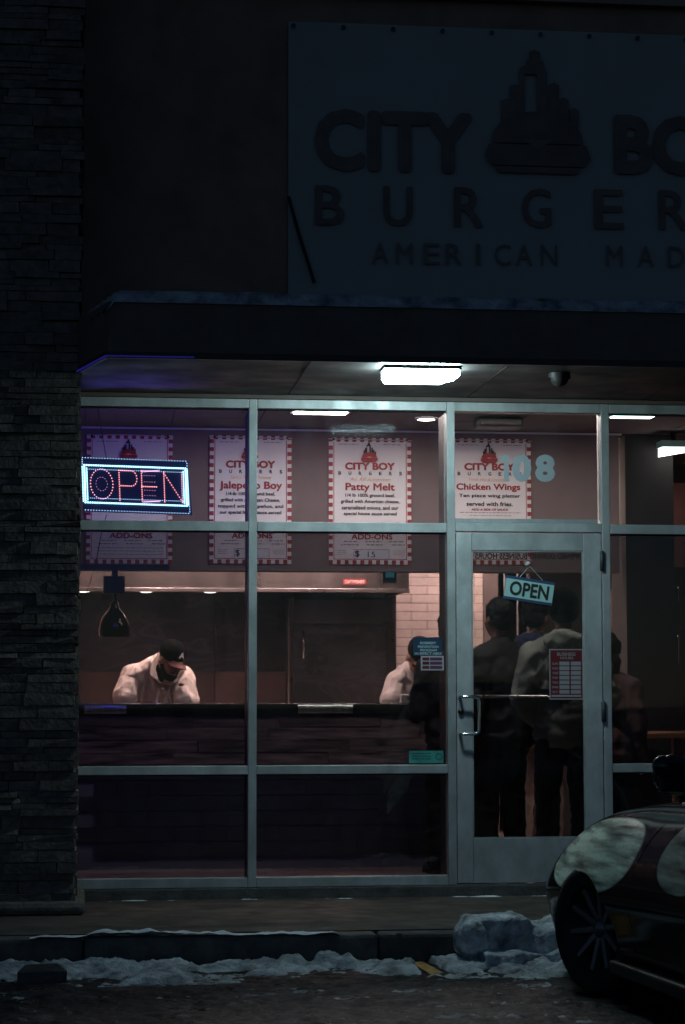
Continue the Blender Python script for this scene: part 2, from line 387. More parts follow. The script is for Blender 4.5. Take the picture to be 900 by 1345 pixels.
def bank(x, y):
    d = KY - y
    wx = x+.03*nz(x, y, 6, 90); wd = d+.03*nz(x, y, 6, 95); h = 0
    wx += .018*nz(x, y, 22, 91); wd += .018*nz(x, y, 22, 96)
    for (cx_, cd, r, hh, ex) in CL:
        u = (wx-cx_)/(r*ex)
        if -1 < u < 1:
            v = (wd-cd)/r; q = 1-u*u-v*v
            if q > 0: h = max(h, hh*.55*q**.8)
    right = sstep(1.2, 1.55, x)
    bed = .026*math.exp(-((d-.24-.08*nz(x, 0, 1.7, 5))/.27)**2)*(.70+nz(x, y, 3, 7)+.5*nz(x, y, 8, 77))
    apron = .024*right*sstep(1.1, .1, d)*(.62+1.1*nz(x*.8, y*1.5, 3.0, 8))
    thin = .022*(nz(x*.7, y*1.8, 2.4, 21)-.02-.16*sstep(.4, 1.3, d))
    fine = .010*nz(x, y, 15, 30)+.010*nz(x, y, 34, 31)
    return h+bed+apron+thin+fine-.012-.14*sstep(.085, .03, online(x, y)+.02*nz(x, y, 9, 99))
field('snow_bank', -1.2, 3.6, -5.2, KY-.001, .014, LOT, bank, 'dirty_snow', 'ridge of ploughed snow and slush lying along the kerb')
def slush(x, y):
    d = KY-y
    return -.06*sstep(.085, .03, online(x, y))+.016*(nz(x, y*1.5, 3.5, 41)) + .012*nz(x, y, 18, 44) - .002 + .004*sstep(.6, 1.2, d)
field('slush', -1.2, 3.6, -5.2, KY-.25, .018, LOT, slush, 'asphalt', 'dark refrozen slush churned by tyres on the lot')
def lip(x, y):
    e = y-(KY+.03)
    on = sstep(-.35, -.2, x)*sstep(1.33, 1.25, x)*(.2+1.1*max(0, .5+.6*nz(x, 0, 1.4, 51))) + .25*sstep(1.5, 1.6, x)*max(0, nz(x, 0, 3, 61))
    t = .042*on*math.exp(-(e/.055)**2)*(.5+.8*(.5+.5*nz(x, y, 9, 52)))
    sc = .010*(nz(x*.7, y*2.2, 4, 71)-.52)
    wl = .013*math.exp(-((y+.06)/.03)**2)*(.72+.6*nz(x, 0, 5, 81)+.4*nz(x, y, 14, 82))
    return max(t, 0)+sc*1.2+wl-.006
field('sidewalk_snow', -1.0, 3.4, KY+.004, -.02, .014, 0, lip, 'snow', 'thin crust of snow along the kerb edge of the sidewalk')

# ================================================================== voxel bodies
def blob(name, mb, m, parent=None, vox=.014, smooth=4, amp=0, asc=9, seed=0, stretch=(1, 1, 1)):
    off = BASE.get(parent.name, (0, 0, 0)) if parent is not None else (0, 0, 0)
    me = mb.mesh('tmp', off); o = bpy.data.objects.new('tmp', me); COL.objects.link(o)
    r = o.modifiers.new('r', 'REMESH'); r.mode = 'VOXEL'; r.voxel_size = vox
    s = o.modifiers.new('s', 'SMOOTH'); s.iterations = smooth; s.factor = .5
    dg = bpy.context.evaluated_depsgraph_get(); dg.update()
    m2 = bpy.data.meshes.new_from_object(o.evaluated_get(dg)); m2.name = name
    bpy.data.objects.remove(o); bpy.data.meshes.remove(me)
    if amp:
        nrm = [v.normal.copy() for v in m2.vertices]
        for v, n in zip(m2.vertices, nrm):
            p = Vector((v.co.x*stretch[0], v.co.y*stretch[1], v.co.z*stretch[2]))
            k = 1-abs(noise.noise(p*asc+Vector((seed, 0, seed))))*2.2
            v.co += n*amp*(k + .6*noise.noise(p*asc*2.3+Vector((0, seed, 3))))
    return link(name, m2, m, parent, True)

# lump of snow by the car
ch = MB()
c0 = lotpt(655, 1245)
cx, cy = c0.x-.075, -2.02
ch.box(cx-.22, cx+.10, cy-.06, cy+.12, LOT-.05, .075).box(cx+.06, cx+.27, cy-.05, cy+.13, LOT-.05, .055).box(cx-.15, cx+.3, cy-.22, cy+.1, LOT-.05, LOT+.07).ell((cx-.19, cy+.0, -.02), (.075, .12, .11)).ell((cx+.2, cy-.04, -.03), (.10, .12, .10))
sb_ = blob('snow_chunk', ch, 'dirty_snow', None, .009, 8, .022, 5, 4)
for v in sb_.data.vertices:
    v.co += v.normal*(.007*noise.noise(v.co*26)+.005*noise.noise(v.co*60)+.012*noise.noise(v.co*11))
tag(sb_, 'big broken block of ploughed snow lying beside the car wheel', 'snow block')
ic = MB(); p = lotpt(55, 1291); ic.M = Matrix.Translation((p.x, p.y+.04, LOT))
ic.add([(-.11, -.07, -.02), (.11, -.07, -.02), (.12, .07, -.02), (-.12, .07, -.02), (-.125, -.06, .055), (.13, -.065, .06), (.08, .06, .085), (-.085, .06, .08)], [(3, 2, 1, 0), (4, 5, 6, 7), (0, 1, 5, 4), (1, 2, 6, 5), (2, 3, 7, 6), (3, 0, 4, 7)])
tag(ic.build('ice_chunk', 'ice', bevel=.015), 'dark dirty chunk of ice lying on the snow in front of the stone pillar', 'ice chunk')

# ================================================================== BUILDING SHELL
ZT = 6.6
bd = thing('shop_building', (2, 2.5, 0), 'dark single storey shop building with the burger restaurant inside', 'building')
bx('upper_wall', 'wall_dark', bd, -1.2, 9, -.02, .3, 3.08, ZT)
bx('coping', 'wall_dark', bd, -1.2, 9, -.09, .36, 5.52, 5.62)
bx('left_wall', 'mauve', bd, -.3, -.12, .3, 8, 0, 3.1)
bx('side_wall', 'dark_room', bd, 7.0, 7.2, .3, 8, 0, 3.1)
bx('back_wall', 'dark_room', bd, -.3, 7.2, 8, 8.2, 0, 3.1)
bx('roof', 'wall_dark', bd, -.5, 7.4, .3, 8.3, 3.3, 3.4)
bx('floor', 'floor', bd, -.3, 7.2, .02, 8, -.1, .012)
cl = bx('ceiling', 'black_gap', bd, -.3, 7.2, .3, 8, 3.135, 3.2)
tm = MB().box(0, .594, 0, .594, 0, .012).mesh('ceiling_tile'); tm.materials.append(MATS['ceiling_tile'])
CLP = [(1.45, 1.0, 1), (3.45, 1.0, 1), (5.2, 1.2, 1)]
for i in range(-1, 10):
    for j in range(0, 4):
        o = bpy.data.objects.new('ceiling_tile', tm); COL.objects.link(o); o.parent = cl
        bo = BASE[cl.name]; o.location = (-.02+.6*i-bo[0], .32+.6*j-bo[1]-.35, 3.105-bo[2]+(.0 if (i+j) % 3 else .002)); 
bx('header', 'fascia', bd, -.2, 7, .0, .3, 3.008, 3.078)
# kerb under the frames
bx('frame_kerb', 'kerb', bd, -.05, 7, -.03, .12, -.01, .063, bevel=.006)
# bulkhead carrying the posters
BY = 2.3
bh = bx('bulkhead', 'mauve', bd, -.12, 3.84, BY, BY+.2, 2.085, 3.098)
bx('bulkhead_trim', 'white_trim', bd, -.12, 3.86, BY-.02, BY+.005, 3.088, 3.1)
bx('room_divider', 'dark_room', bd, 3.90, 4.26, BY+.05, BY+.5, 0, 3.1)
rw = at(868, 690, 4.2); bx('dining_wall', 'red_room', bd, 4.3, 6.9, 4.2, 4.35, 2.14, 2.93)
bx('dining_panel', 'red_room', bd, at(804, 700, 3.6).x, at(842, 700, 3.6).x, 3.6, 3.7, .55, at(820, 775, 3.6).z)
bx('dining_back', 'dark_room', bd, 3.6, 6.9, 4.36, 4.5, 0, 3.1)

# stone pillar
PX1 = -.052; PYF = -.80; PX0 = -1.05
sp = thing('stone_pillar', (-.5, -.4, 0), 'tall pillar of stacked thin grey ledge stones beside the windows', 'pillar')
bx('core', 'mortar', sp, PX0, PX1-.03, PYF+.035, .25, 0, ZT)
bx('base_stone', 'stone', sp, PX0, PX1+.055, PYF-.06, .02, 0, .075, bevel=.03)
rest = MB(); z = .075; cnt = 0
rnd = random.Random(3)
while z < ZT-.05:
    h = rnd.choice((.034, .042, .05, .058, .07)); x = PX1+rnd.uniform(-.014, .016); first = True
    while x > PX0:
        L = rnd.uniform(.10, .34); d = rnd.uniform(-.020, .012)
        x0 = max(PX0, x-L); g = .0018
        v = MB(); j = lambda s=.003: rnd.uniform(-s, s)
        yb = PYF+.06 if not first else PYF+rnd.uniform(.18, .4)
        a = [(x0+g+j(), PYF+d+j(.005), z+g+j()), (x-g+j(), PYF+d+j(.008), z+g+j()), (x-g, yb, z+g), (x0+g, yb, z+g), (x0+g+j(), PYF+d+j(.006), z+h-g+j()), (x-g+j(), PYF+d+j(.008), z+h-g+j()), (x-g, yb, z+h-g), (x0+g, yb, z+h-g)]
        F = [(3, 2, 1, 0), (4, 5, 6, 7), (0, 1, 5, 4), (1, 2, 6, 5), (2, 3, 7, 6), (3, 0, 4, 7)]
        if x > -.47 and cnt < 300: v.add(a, F).build('stone', 'stone', sp); cnt += 1
        else: rest.add(a, F)
        if first:   # the return towards the glass
            y = yb+.005
            while y < -.02:
                y1 = min(0.0, y+rnd.uniform(.12, .3)); e = rnd.uniform(-.016, .014)
                rest.box(PX1-.06, PX1+e, y, y1-.004, z+g, z+h-g); y = y1
        first = False; x = x0
    z += h
tag(rest.build('stonework', 'stone', sp), kind='stuff')

# canopy
cn = thing('entrance_canopy', (3, -.7, 3.03), 'dark flat canopy with a splayed end over the shop windows', 'canopy')
CZ0, CZ1, CYF = 3.03, 3.335, -1.40
pl = [(-.06, -.82), (.10, CYF), (9, CYF), (9, -.03), (-.06, -.03)]
def flat(pts, z0, z1):
    n = len(pts); return MB().add([(p[0], p[1], z0) for p in pts]+[(p[0], p[1], z1) for p in pts], [tuple(range(n)), tuple(range(n, 2*n))]+[(i, (i+1) % n, (i+1) % n+n, i+n) for i in range(n)])
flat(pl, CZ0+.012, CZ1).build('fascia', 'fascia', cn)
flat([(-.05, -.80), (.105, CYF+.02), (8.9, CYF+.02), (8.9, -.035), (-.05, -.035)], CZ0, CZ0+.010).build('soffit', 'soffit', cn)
flat([(-.062, -.84), (.092, CYF-.022), (9, CYF-.022), (9, CYF-.002), (.101, CYF-.002), (-.058, -.815)], CZ0-.006, CZ0+.03).build('drip_edge', 'black_metal', cn)
for k in range(1, 7): bx('seam', 'black_gap', cn, .1+k*1.1, .106+k*1.1, CYF+.05, -.05, CZ0-.003, CZ0+.001)
a_ = (-.066, -.845, CZ0+.004); b_ = (.090, CYF-.027, CZ0+.004); c_ = (at(255, 473, CYF).x, CYF-.027, CZ0+.004)
MB().tube([a_, b_], .006, 6).tube([b_, c_], .004, 6).build('edge_glint', 'blue_glint', cn)  # glowing tubes stand in for a blue reflection along the drip edge
ms = MB()
def csnow(x, y):
    e = min(y-CYF, (x+.02)*1.2 + (y+.85)*.3)
    return .075*sstep(-.01, .05, e) + .02*nz(x, y, 2.2, 5)*sstep(0, .1, e) - .004
field('canopy_snow', -.05, 4.4, CYF-.012, -.1, .03, CZ1, lambda x, y: csnow(x, y) if (x > -.05+max(0, (-.82-y))*.27) else -.05, 'dirty_snow', 'smooth layer of snow lying on top of the dark canopy')

# canopy lamp, dome camera
lp = at(551, 487, -1.16); lx = lp.x
la = thing('canopy_lamp', (lx, -1.15, 3.03), 'bright white box lamp fixed under the canopy above the shop door', 'lamp')
bx('housing', 'black_metal', la, lx-.215, lx+.215, -1.30, -1.09, 3.012, 3.029)
P0 = [(lx-.205, -1.29), (lx+.205, -1.29), (lx+.205, -1.10), (lx-.205, -1.10)]; P1 = [(lx-.198, -1.28), (lx+.12, -1.28), (lx+.12, -1.13), (lx-.198, -1.13)]
MB().add([(p[0], p[1], 3.0115) for p in P0]+[(p[0], p[1], 2.978) for p in P0]+[(p[0], p[1], 2.953) for p in P1], [(i, (i+1) % 4, (i+1) % 4+4, i+4) for i in range(4)]+[(i+4, (i+1) % 4+4, (i+1) % 4+8, i+8) for i in range(4)]).build('lens', 'lamp_light', la)
MB().add([(p[0], p[1], 2.9525) for p in P1]+[(p[0], p[1], 2.949) for p in P1], [(0, 1, 2, 3), (4, 5, 6, 7)]+[(i, (i+1) % 4, (i+1) % 4+4, i+4) for i in range(4)]).build('lens_base', 'lamp_base', la)
p = at(735, 493, -1.1)
dc = thing('dome_camera', (p.x, -1.1, 3.03), 'small grey dome camera under the canopy right of the lamp', 'camera')
MB().lathe([(.062, 3.0), (.062, 3.028)], 20, c=(p.x, -1.1, 0)).build('mount', 'soffit', dc, True)
MB().ell((p.x, -1.1, 3.0), (.052, .052, .05)).build('dome', 'soffit', dc, True)

# ================================================================== STOREFRONT FRAME
Zs = dict(h1=3.0046, h0=2.949, t1=2.257, t0=2.199, m1=.787, m0=.735, s1=.122, s0=.065)
XM = [(.9684, 1.019), (2.1843, 2.235), (3.1525, 3.203)]
XL, XR = -.11, 5.6
fr = thing('storefront_frame', (2, .06, .065), 'grey aluminium window frame of the shop front', 'window frame')
for a, b in XM: bx('mullion', 'alu', fr, a, b, 0, .115, Zs['s0'], Zs['h1'], bevel=.003)
bx('mullion', 'alu', fr, XL-.06, XL+.0, 0.002, .115, Zs['s0'], Zs['h1'], bevel=.003); bx('mullion', 'alu', fr, XR, XR+.05, 0, .115, Zs['s0'], Zs['h1'], bevel=.003)
for k in (0, 1): bx('inner_post', 'black_plastic', fr, XM[k][0]-.001, XM[k][1]-.012, .1165, .30, Zs['s0']+.01, 2.94)
bays = [(XL, XM[0][0]), (XM[0][1], XM[1][0]), (XM[2][1], XR)]
g = .0012
for i, (a, b) in enumerate(bays):
    for nm, k0, k1 in (('head_rail', 'h0', 'h1'), ('transom_rail', 't0', 't1'), ('middle_rail', 'm0', 'm1'), ('sill_rail', 's0', 's1')):
        bx(nm, 'alu', fr, a+g, b-g, .003, .112, Zs[k0], Zs[k1], bevel=.003)
    for z0, z1 in ((Zs['t1'], Zs['h0']), (Zs['m1'], Zs['t0']), (Zs['s1'], Zs['m0'])):
        bx('pane', 'glass_film' if z1 > 2.5 else 'glass', fr, a+g, b-g, .056, .062, z0, z1)
    for z1 in (Zs['h0'], Zs['t0'], Zs['m0']): bx('gasket', 'black_gap', fr, a+g, b-g, .045, .073, z1-.007, z1-.001)
a, b = XM[1][1], XM[2][0]
bx('head_rail', 'alu', fr, a+g, b-g, .003, .112, Zs['h0'], Zs['h1'], bevel=.003)
bx('transom_rail', 'alu', fr, a+g, b-g, .002, .112, 2.208, 2.262, bevel=.003)
bx('transom_bead', 'alu', fr, a+g, b-.028, .012, .10, 2.263, 2.288, bevel=.002)
bx('pane', 'glass_film', fr, a+g, b-g, .056, .062, 2.289, Zs['h0'])
# the door leaf
DX0, DX1 = a+.006, b-.006; DZ0, DZ1 = .075, 2.200
dr = thing('glass_door', (2.7, .03, .06), 'aluminium framed glass entrance door with a pull handle', 'door')
gx0, gx1 = at(621, 900, 0).x, at(768.5, 900, 0).x; gz0, gz1 = at(690, 1101, 0).z, at(690, 723, 0).z
bx('stile', 'alu', dr, DX0, gx0, .006, .05, DZ0, DZ1, bevel=.003); bx('stile', 'alu', dr, gx1, DX1, .006, .05, DZ0, DZ1, bevel=.003)
bx('top_rail', 'alu', dr, gx0+g, gx1-g, .007, .05, gz1, DZ1, bevel=.002); bx('bottom_rail', 'alu', dr, gx0+g, gx1-g, .007, .05, DZ0, gz0, bevel=.002)
for q in ((gx0, gx0+.008, gz0, gz1), (gx1-.008, gx1, gz0, gz1), (gx0+.008, gx1-.008, gz1-.008, gz1), (gx0+.008, gx1-.008, gz0, gz0+.008)):
    bx('glazing_bead', 'alu', dr, q[0]+g, q[1]-g, .013, .03, q[2]+g, q[3]-g)
bx('pane', 'glass_door', dr, gx0, gx1, .031, .037, gz0, gz1)
bx('threshold', 'chrome', dr, DX0, DX1, -.02, .1, .0635, .071, bevel=.002)
for zc, hh in ((at(790, 737, 0).z, .065), (at(795, 935, 0).z, .065), (.24, .065)):
    MB().lathe([(.001, zc-hh), (.014, zc-hh+.006), (.014, zc+hh-.006), (.001, zc+hh)], 12, c=(DX1+.002, -.008, 0)).build('hinge', 'alu_dark', dr, True)
hz1, hz0 = at(610, 915, 0).z, at(610, 964, 0).z; hx0 = at(604, 900, 0).x; hx1 = at(627, 900, 0).x
pts = [(hx0, .004, hz1), (hx0, -.055, hz1)] + [(hx0+(hx1-hx0)*t, -.06, hz1) for t in (.1, .7)] + [(hx1-.004, -.06, hz1-.008), (hx1, -.06, hz1-.03), (hx1, -.06, hz0+.03), (hx1-.004, -.06, hz0+.008)] + [(hx0+(hx1-hx0)*t, -.06, hz0) for t in (.7, .1)] + [(hx0, -.055, hz0), (hx0, .004, hz0)]
MB().tube(pts, .0105, 10).build('pull_handle', 'chrome', dr, True)
lk = at(605.5, 935, 0); MB().lathe([(.0, -.012), (.016, -.012), (.018, .006)], 16, 'y', (lk.x, 0, lk.z)).build('lock', 'black_metal', dr, True)
pz = at(690, 915, 0).z
MB().tube([(gx0-.02, .053, pz), (gx0-.02, .085, pz), (gx1+.02, .085, pz), (gx1+.02, .053, pz)], .011, 10).build('push_bar', 'steel_bright', dr, True)

# ================================================================== BANNER
def logo(mbs, px0, px1, py0, py1, Y):
    """skyline growing out of a burger; mbs = (dark, red, cheese)"""
    A = at(px0, py1, Y); B = at(px1, py0, Y); W = B.x-A.x; H = B.z-A.z
    P = lambda u, v: (A.x+W*u, A.z+H*v)
    def poly(mb, pts, y): mb.add([(P(*p)[0], y, P(*p)[1]) for p in pts], [tuple(range(len(pts)))])
    sky_ = [(.17, .40, .27, .60), (.25, .40, .35, .72), (.34, .40, .385, .86), (.365, .80, .57, .88), (.40, .86, .56, .93), (.43, .90, .53, 1.0), (.50, .40, .585, .86), (.61, .40, .70, .74), (.69, .40, .79, .62), (.80, .36, .88, .54)]
    for i, (a, b, c, d) in enumerate(sky_): poly(mbs[0], [(a, b), (c, b), (c, d-.02), ((a+c)/2, d), (a, d-.02)], Y-.0006*i)
    bun = [(.10, .24)] + [(.5-.42*math.cos(t), .26+.24*math.sin(t)) for t in [math.pi*k/12 for k in range(13)]] + [(.92, .24)]
    poly(mbs[1], bun, Y-.008)
    poly(mbs[1], [(.02, .13), (.05, .23), (.95, .23), (.99, .13), (.93, .06), (.07, .06)], Y-.0085)
    poly(mbs[1], [(.10, .05), (.90, .05), (.86, .0), (.14, .0)], Y-.0085)
    poly(mbs[2], [(.36, .27), (.64, .27), (.5, .19)], Y-.010)
bn = thing('shop_banner', (3, -.03, 3.6), 'large pale banner with dark lettering hung on the wall above the canopy', 'banner')
b0 = at(379, 28, -.04); bz0 = 3.5
nb = MB(); N = 40
bvs = []; 
for j in range(14):
    for i in range(N+1):
        X = b0.x+(6.2-b0.x)*i/N; Zq = bz0+(b0.z-bz0)*j/13; bvs.append((X, -.04-.008*noise.noise(Vector((X*1.6, Zq*1.2, 2))), Zq))
nb.add(bvs, [(j*(N+1)+i, j*(N+1)+i+1, (j+1)*(N+1)+i+1, (j+1)*(N+1)+i) for j in range(13) for i in range(N)]).build('sheet', 'banner', bn, True)
YB = -.056
for s, a, b, c, d, bo in (('CITY', 413, 148, 621, 224, .035), ('BOY', 807, 155, 992, 229, .035)):
    ptext(MB(), s, a, b, c, d, YB, bold=bo*1.25).build('lettering', 'banner_ink', bn)
for s, a in zip('BURGERS', (414, 504, 597, 686, 781, 866, 955)):
    k = (a-414)*.014; ptext(MB(), s, a, 244+k, a+38, 295+k, YB, bold=.012).build('letter', 'banner_ink', bn)
for s, a in zip('AMERICANMADE', (489, 521, 557, 586, 617, 650, 678, 711, 797, 838, 878, 918)):
    k = (a-489)*.012; ptext(MB(), s, a+(9 if s == 'I' else 0), 319+k, a+(14 if s == 'I' else 21), 346+k, YB).build('letter', 'banner_grey', bn)
mbs = (MB(), MB(), MB()); logo(mbs, 635, 776, 68, 226, YB)
mbs[0].build('emblem_skyline', 'banner_ink', bn); mbs[1].build('emblem_burger', 'banner_ink', bn); mbs[2].build('emblem_cheese', 'banner_grey', bn)
for k in range(9):
    MB().lathe([(.006, YB+.004), (.014, YB+.004), (.014, YB), (.006, YB)], 10, 'y', (b0.x+.03+k*.31, 0, b0.z-.03)).build('eyelet', 'black_metal', bn)
MB().tube([at(379, 258, YB), at(392, 305, YB), at(413, 371, YB)], .010, 6).build('strap', 'rope', bn)

# ================================================================== POSTERS
YP = BY-.012
def poster(px0, py0, px1, py1, spec, label):
    A = at(px0, py1, YP); B = at(px1, py0, YP); W = B.x-A.x; H = B.z-A.z
    t = thing('menu_poster', ((A.x+B.x)/2, YP, A.z), label, 'poster', 'menu posters on the bulkhead')
    # slightly wavy sheet
    n = 10; vs = []
    for j in range(n+1):
        for i in range(n+1):
            vs.append((A.x+W*i/n, YP+.002*noise.noise(Vector((i*.3+px0, j*.3, 0))), A.z+H*j/n))
    MB().add(vs, [(j*(n+1)+i, j*(n+1)+i+1, (j+1)*(n+1)+i+1, (j+1)*(n+1)+i) for j in range(n) for i in range(n)]).build('sheet', 'poster', t, True)
    Y = YP-.0045
    c = .029; ck = MB(); nx = int(round(W/c)); nyy = int(round(H/c)); cw = W/nx; chh = H/nyy
    for j in range(nyy):
        for i in range(nx):
            edge = min(i, j, nx-1-i, nyy-1-j)
            if edge < 1 and (i+j) % 2 == 0: ck.quad((A.x+i*cw, Y, A.z+j*chh), (A.x+(i+1)*cw, Y, A.z+j*chh), (A.x+(i+1)*cw, Y, A.z+(j+1)*chh), (A.x+i*cw, Y, A.z+(j+1)*chh))
    e = .034; q = .0045
    for a, b, cc, d in ((e, e, e+q, H-e), (W-e-q, e, W-e, H-e), (e+q, e, W-e-q, e+q)): ck.quad((A.x+a, Y, A.z+b), (A.x+cc, Y, A.z+b), (A.x+cc, Y, A.z+d), (A.x+a, Y, A.z+d))
    ck.build('checked_border', 'poster_red', t)
    sx = W/.59
    def T(body, u0, u1, v0, v1, m, **k): letters(MB(), body, A.x+W*u0, A.x+W*u1, A.z+H*v0, A.z+H*v1, Y-.001, **k).build('lettering', m, t)
    mbs = (MB(), MB(), MB()); pa = (px0+(px1-px0)*.385, px0+(px1-px0)*.60, py0+5, py0+31); logo(mbs, pa[0], pa[1], pa[2], pa[3], Y-.001)
    mbs[0].build('emblem_skyline', 'ink', t); mbs[1].build('emblem_burger', 'poster_red', t); mbs[2].build('emblem_cheese', 'orange_ink', t)
    T('CITY BOY', .195, .80, .745, .805, 'poster_red', bold=.05)
    for k, s in enumerate('BURGERS'): letters(MB(), s, A.x+W*(.115+.123*k), A.x+W*(.150+.123*k), A.z+H*.705, A.z+H*.733, Y-.001, bold=.03).build('letter', 'ink', t)
    T(spec['script'], .25, .75, .655, .688, 'orange_ink', shear=.3)
    if spec['title']: T(spec['title'], spec['tw'][0], spec['tw'][1], spec.get('tz', .575), .642, 'poster_red', bold=.03)
    z = .555
    for s, u in spec['lines']:
        T(s, .5-u, .5+u, z-.031, z+.004, 'ink', bold=.022); z -= spec.get('dz', .0485)
    if spec.get('note'):
        T('ADD A SIDE OF SAUCE', .28, .72, .425, .443, 'poster_red', bold=.03)
    sm = MB(); rr = random.Random(px0)
    def dash(u0, u1, v, hh=.006):
        u = u0
        while u < u1:
            d = rr.uniform(.02, .06); d = min(d, u1-u); sm.quad((A.x+W*u, Y-.001, A.z+H*v), (A.x+W*(u+d), Y-.001, A.z+H*v), (A.x+W*(u+d), Y-.001, A.z+H*(v+hh)), (A.x+W*u, Y-.001, A.z+H*(v+hh))); u += d+.012
    dash(.12, .36, .945); dash(.66, .88, .945)
    if spec.get('note'): dash(.14, .88, .408, .005); dash(.26, .76, .385, .004)
    T('ADD-ONS', .27, .77, .195, .24, 'poster_red', bold=.03)
    for v, us in ((.175, ((.18, .34), (.44, .64), (.72, .9))), (.15, ((.14, .36), (.46, .66), (.76, .92)))):
        for u0, u1 in us: dash(u0, u1, v, .008)
    if spec.get('price') is not None:
        fx = MB(); x0, x1, z0, z1 = A.x+W*.30, A.x+W*.73, A.z+H*.043, A.z+H*.118
        MB().quad((x0, Y-.0005, z0), (x1, Y-.0005, z0), (x1, Y-.0005, z1), (x0, Y-.0005, z1)).build('price_panel', 'price_panel', t)
        for q4 in ((x0, x1, z1-.003, z1), (x0, x0+.003, z0, z1), (x1-.003, x1, z0, z1)): fx.quad((q4[0], Y-.0012, q4[2]), (q4[1], Y-.0012, q4[2]), (q4[1], Y-.0012, q4[3]), (q4[0], Y-.0012, q4[3]))
        fx.build('price_box', 'poster_red', t)
        T('$', .315, .37, .052, .11, 'ink', bold=.02)
        if spec['price']: T(spec['price'], .47, .56, .055, .10, 'ink', spacing=1.1)
        for v in (.105, .09, .075): dash(.10, .22, v, .004); dash(.78, .92, v, .004)
    else: 
        for v in (.12, .095, .07): dash(.12, .9, v, .005)
    tag(sm.build('small_print', 'ink_grey', t), kind='stuff')
    sag = spec.get('sag', .0)
    MB().tube([(A.x-.004+(W+.008)*k/8, Y-.012, A.z+H-.012-.006*(k/8)+sag*(1-((k-4)/4)**2)) for k in range(9)], .004, 6).build('hanging_rod', 'cord_white', t)
    for u in (.055, .945): MB().lathe([(.0, -.006), (.009, -.006), (.009, .004)], 10, 'y', (A.x+W*u, Y-.012, A.z+H-.014)).build('clip', 'black_metal', t)
    return t
L4 = ['1/4 lb 100% ground beef,']
poster(113, 572, 227, 740, dict(script='Our Famous', title='', tw=(.2, .8), lines=[(L4[0], .33), ('grilled with American cheese,', .38), ('and our special house sauce', .37)], sag=.014), 'checked menu poster lit blue behind the lit LED sign')
poster(275, 573, 383, 740, dict(script='Spicy Hot Cheese', title='Jalepeno Boy', tw=(.12, .885), tz=.565, price='', lines=[(L4[0], .30), ('grilled with American Cheese,', .36), ('topped with jalepeños, and', .40), ('our special house sauce served', .375)]), 'checked menu poster reading Jalepeno Boy, crossed by a mullion')
poster(432, 576, 540, 741, dict(script='An All American', title='Patty Melt', tw=(.20, .80), tz=.565, price='15', lines=[(L4[0], .30), ('grilled with American cheese,', .355), ('caramelized onions, and our', .345), ('special house sauce served', .32)]), 'checked menu poster reading Patty Melt with a price of 15')
poster(589, 577, 697, 741, dict(script='Fresh, Hot & Crunchable', title='Chicken Wings', tw=(.10, .87), tz=.575, note=True, lines=[('Ten piece wing platter', .37), ('served with fries.', .28)], dz=.062), 'checked menu poster reading Chicken Wings above the door')

# ================================================================== LED OPEN SIGN
ls = thing('led_open_sign', tuple(at(178, 640, .16)), 'lit LED sign reading OPEN in red dots with a white dotted border', 'sign')
YL = .16
def lp_(u, v):   # sign-local 0..1 to world (the sign hangs a little crooked)
    x = 108.5+u*137+v*(-1.0)*0 ; y = 601+v*69+u*4.8
    return at(x+v*2.5, y, YL)
MB().add([lp_(-.012, -.02)+Vector((0, .02, 0)), lp_(1.012, -.02)+Vector((0, .02, 0)), lp_(1.035, 1.02)+Vector((0, .02, 0)), lp_(-.012, 1.02)+Vector((0, .02, 0))] +
         [lp_(-.012, -.02)+Vector((0, .035, 0)), lp_(1.012, -.02)+Vector((0, .035, 0)), lp_(1.035, 1.02)+Vector((0, .035, 0)), lp_(-.012, 1.02)+Vector((0, .035, 0))],
         [(0, 1, 2, 3), (7, 6, 5, 4), (0, 4, 5, 1), (1, 5, 6, 2), (2, 6, 7, 3), (3, 7, 4, 0)]).build('board', 'led_board', ls)
rim = [lp_(-.014, -.025), lp_(1.014, -.025), lp_(1.037, 1.025), lp_(-.014, 1.025)]
rc = sum(rim, Vector())/4; MB().tube([rc+(p-rc)*.93+Vector((0, .048, 0)) for p in rim+rim[:1]], .008, 6).build('spill_tube', 'added_glow', ls)  # unseen blue tube added behind the board to spill blue light around
def dots(name, pts, r, m):
    mb = MB()
    for p in pts: mb.ell(p, (r, r*.9, r), 8, 5)
    mb.build(name, m, ls, True)
def row(a, b, n): return [lp_(a[0]+(b[0]-a[0])*k/(n-1), a[1]+(b[1]-a[1])*k/(n-1)) for k in range(n)]
dots('outer_lights', row((0, 0), (.99, 0), 38)+row((.01, .995), (1.0, .995), 38)+row((1.0, .04), (1.012, .96), 20)+row((-.004, .04), (-.004, .12), 3), .0032, 'led_blue')
bp_ = []
for k in (0,):
    e = .008; f_ = .140
    bp_ += row((.006+e, f_), (.992-e, f_), 44) + row((.006+e, 1-f_-.01), (.992-e, 1-f_-.01), 44) + row((.006+e, f_), (.006+e, 1-f_-.01), 22) + row((.992-e, f_), (.992-e, 1-f_-.01), 22)
dots('border_lights', bp_, .0056, 'led_white')
dots('border_side_lights', row((-.006, .17), (-.006, .83), 24)+row((.036, .2), (.036, .80), 22)+row((1.0, .17), (1.0, .83), 24)+row((.962, .2), (.962, .80), 22), .0036, 'led_white')
dots('inner_lights', row((.06, .215), (.95, .215), 46)+row((.06, .765), (.95, .765), 46), .0026, 'led_blue')
def seg(a, b, n): return [(a[0]+(b[0]-a[0])*k/(n-1), a[1]+(b[1]-a[1])*k/(n-1)) for k in range(n)]
O = [(.175+.108*math.cos(t), .49+.285*math.sin(t)) for t in [2*math.pi*k/30 for k in range(30)]]
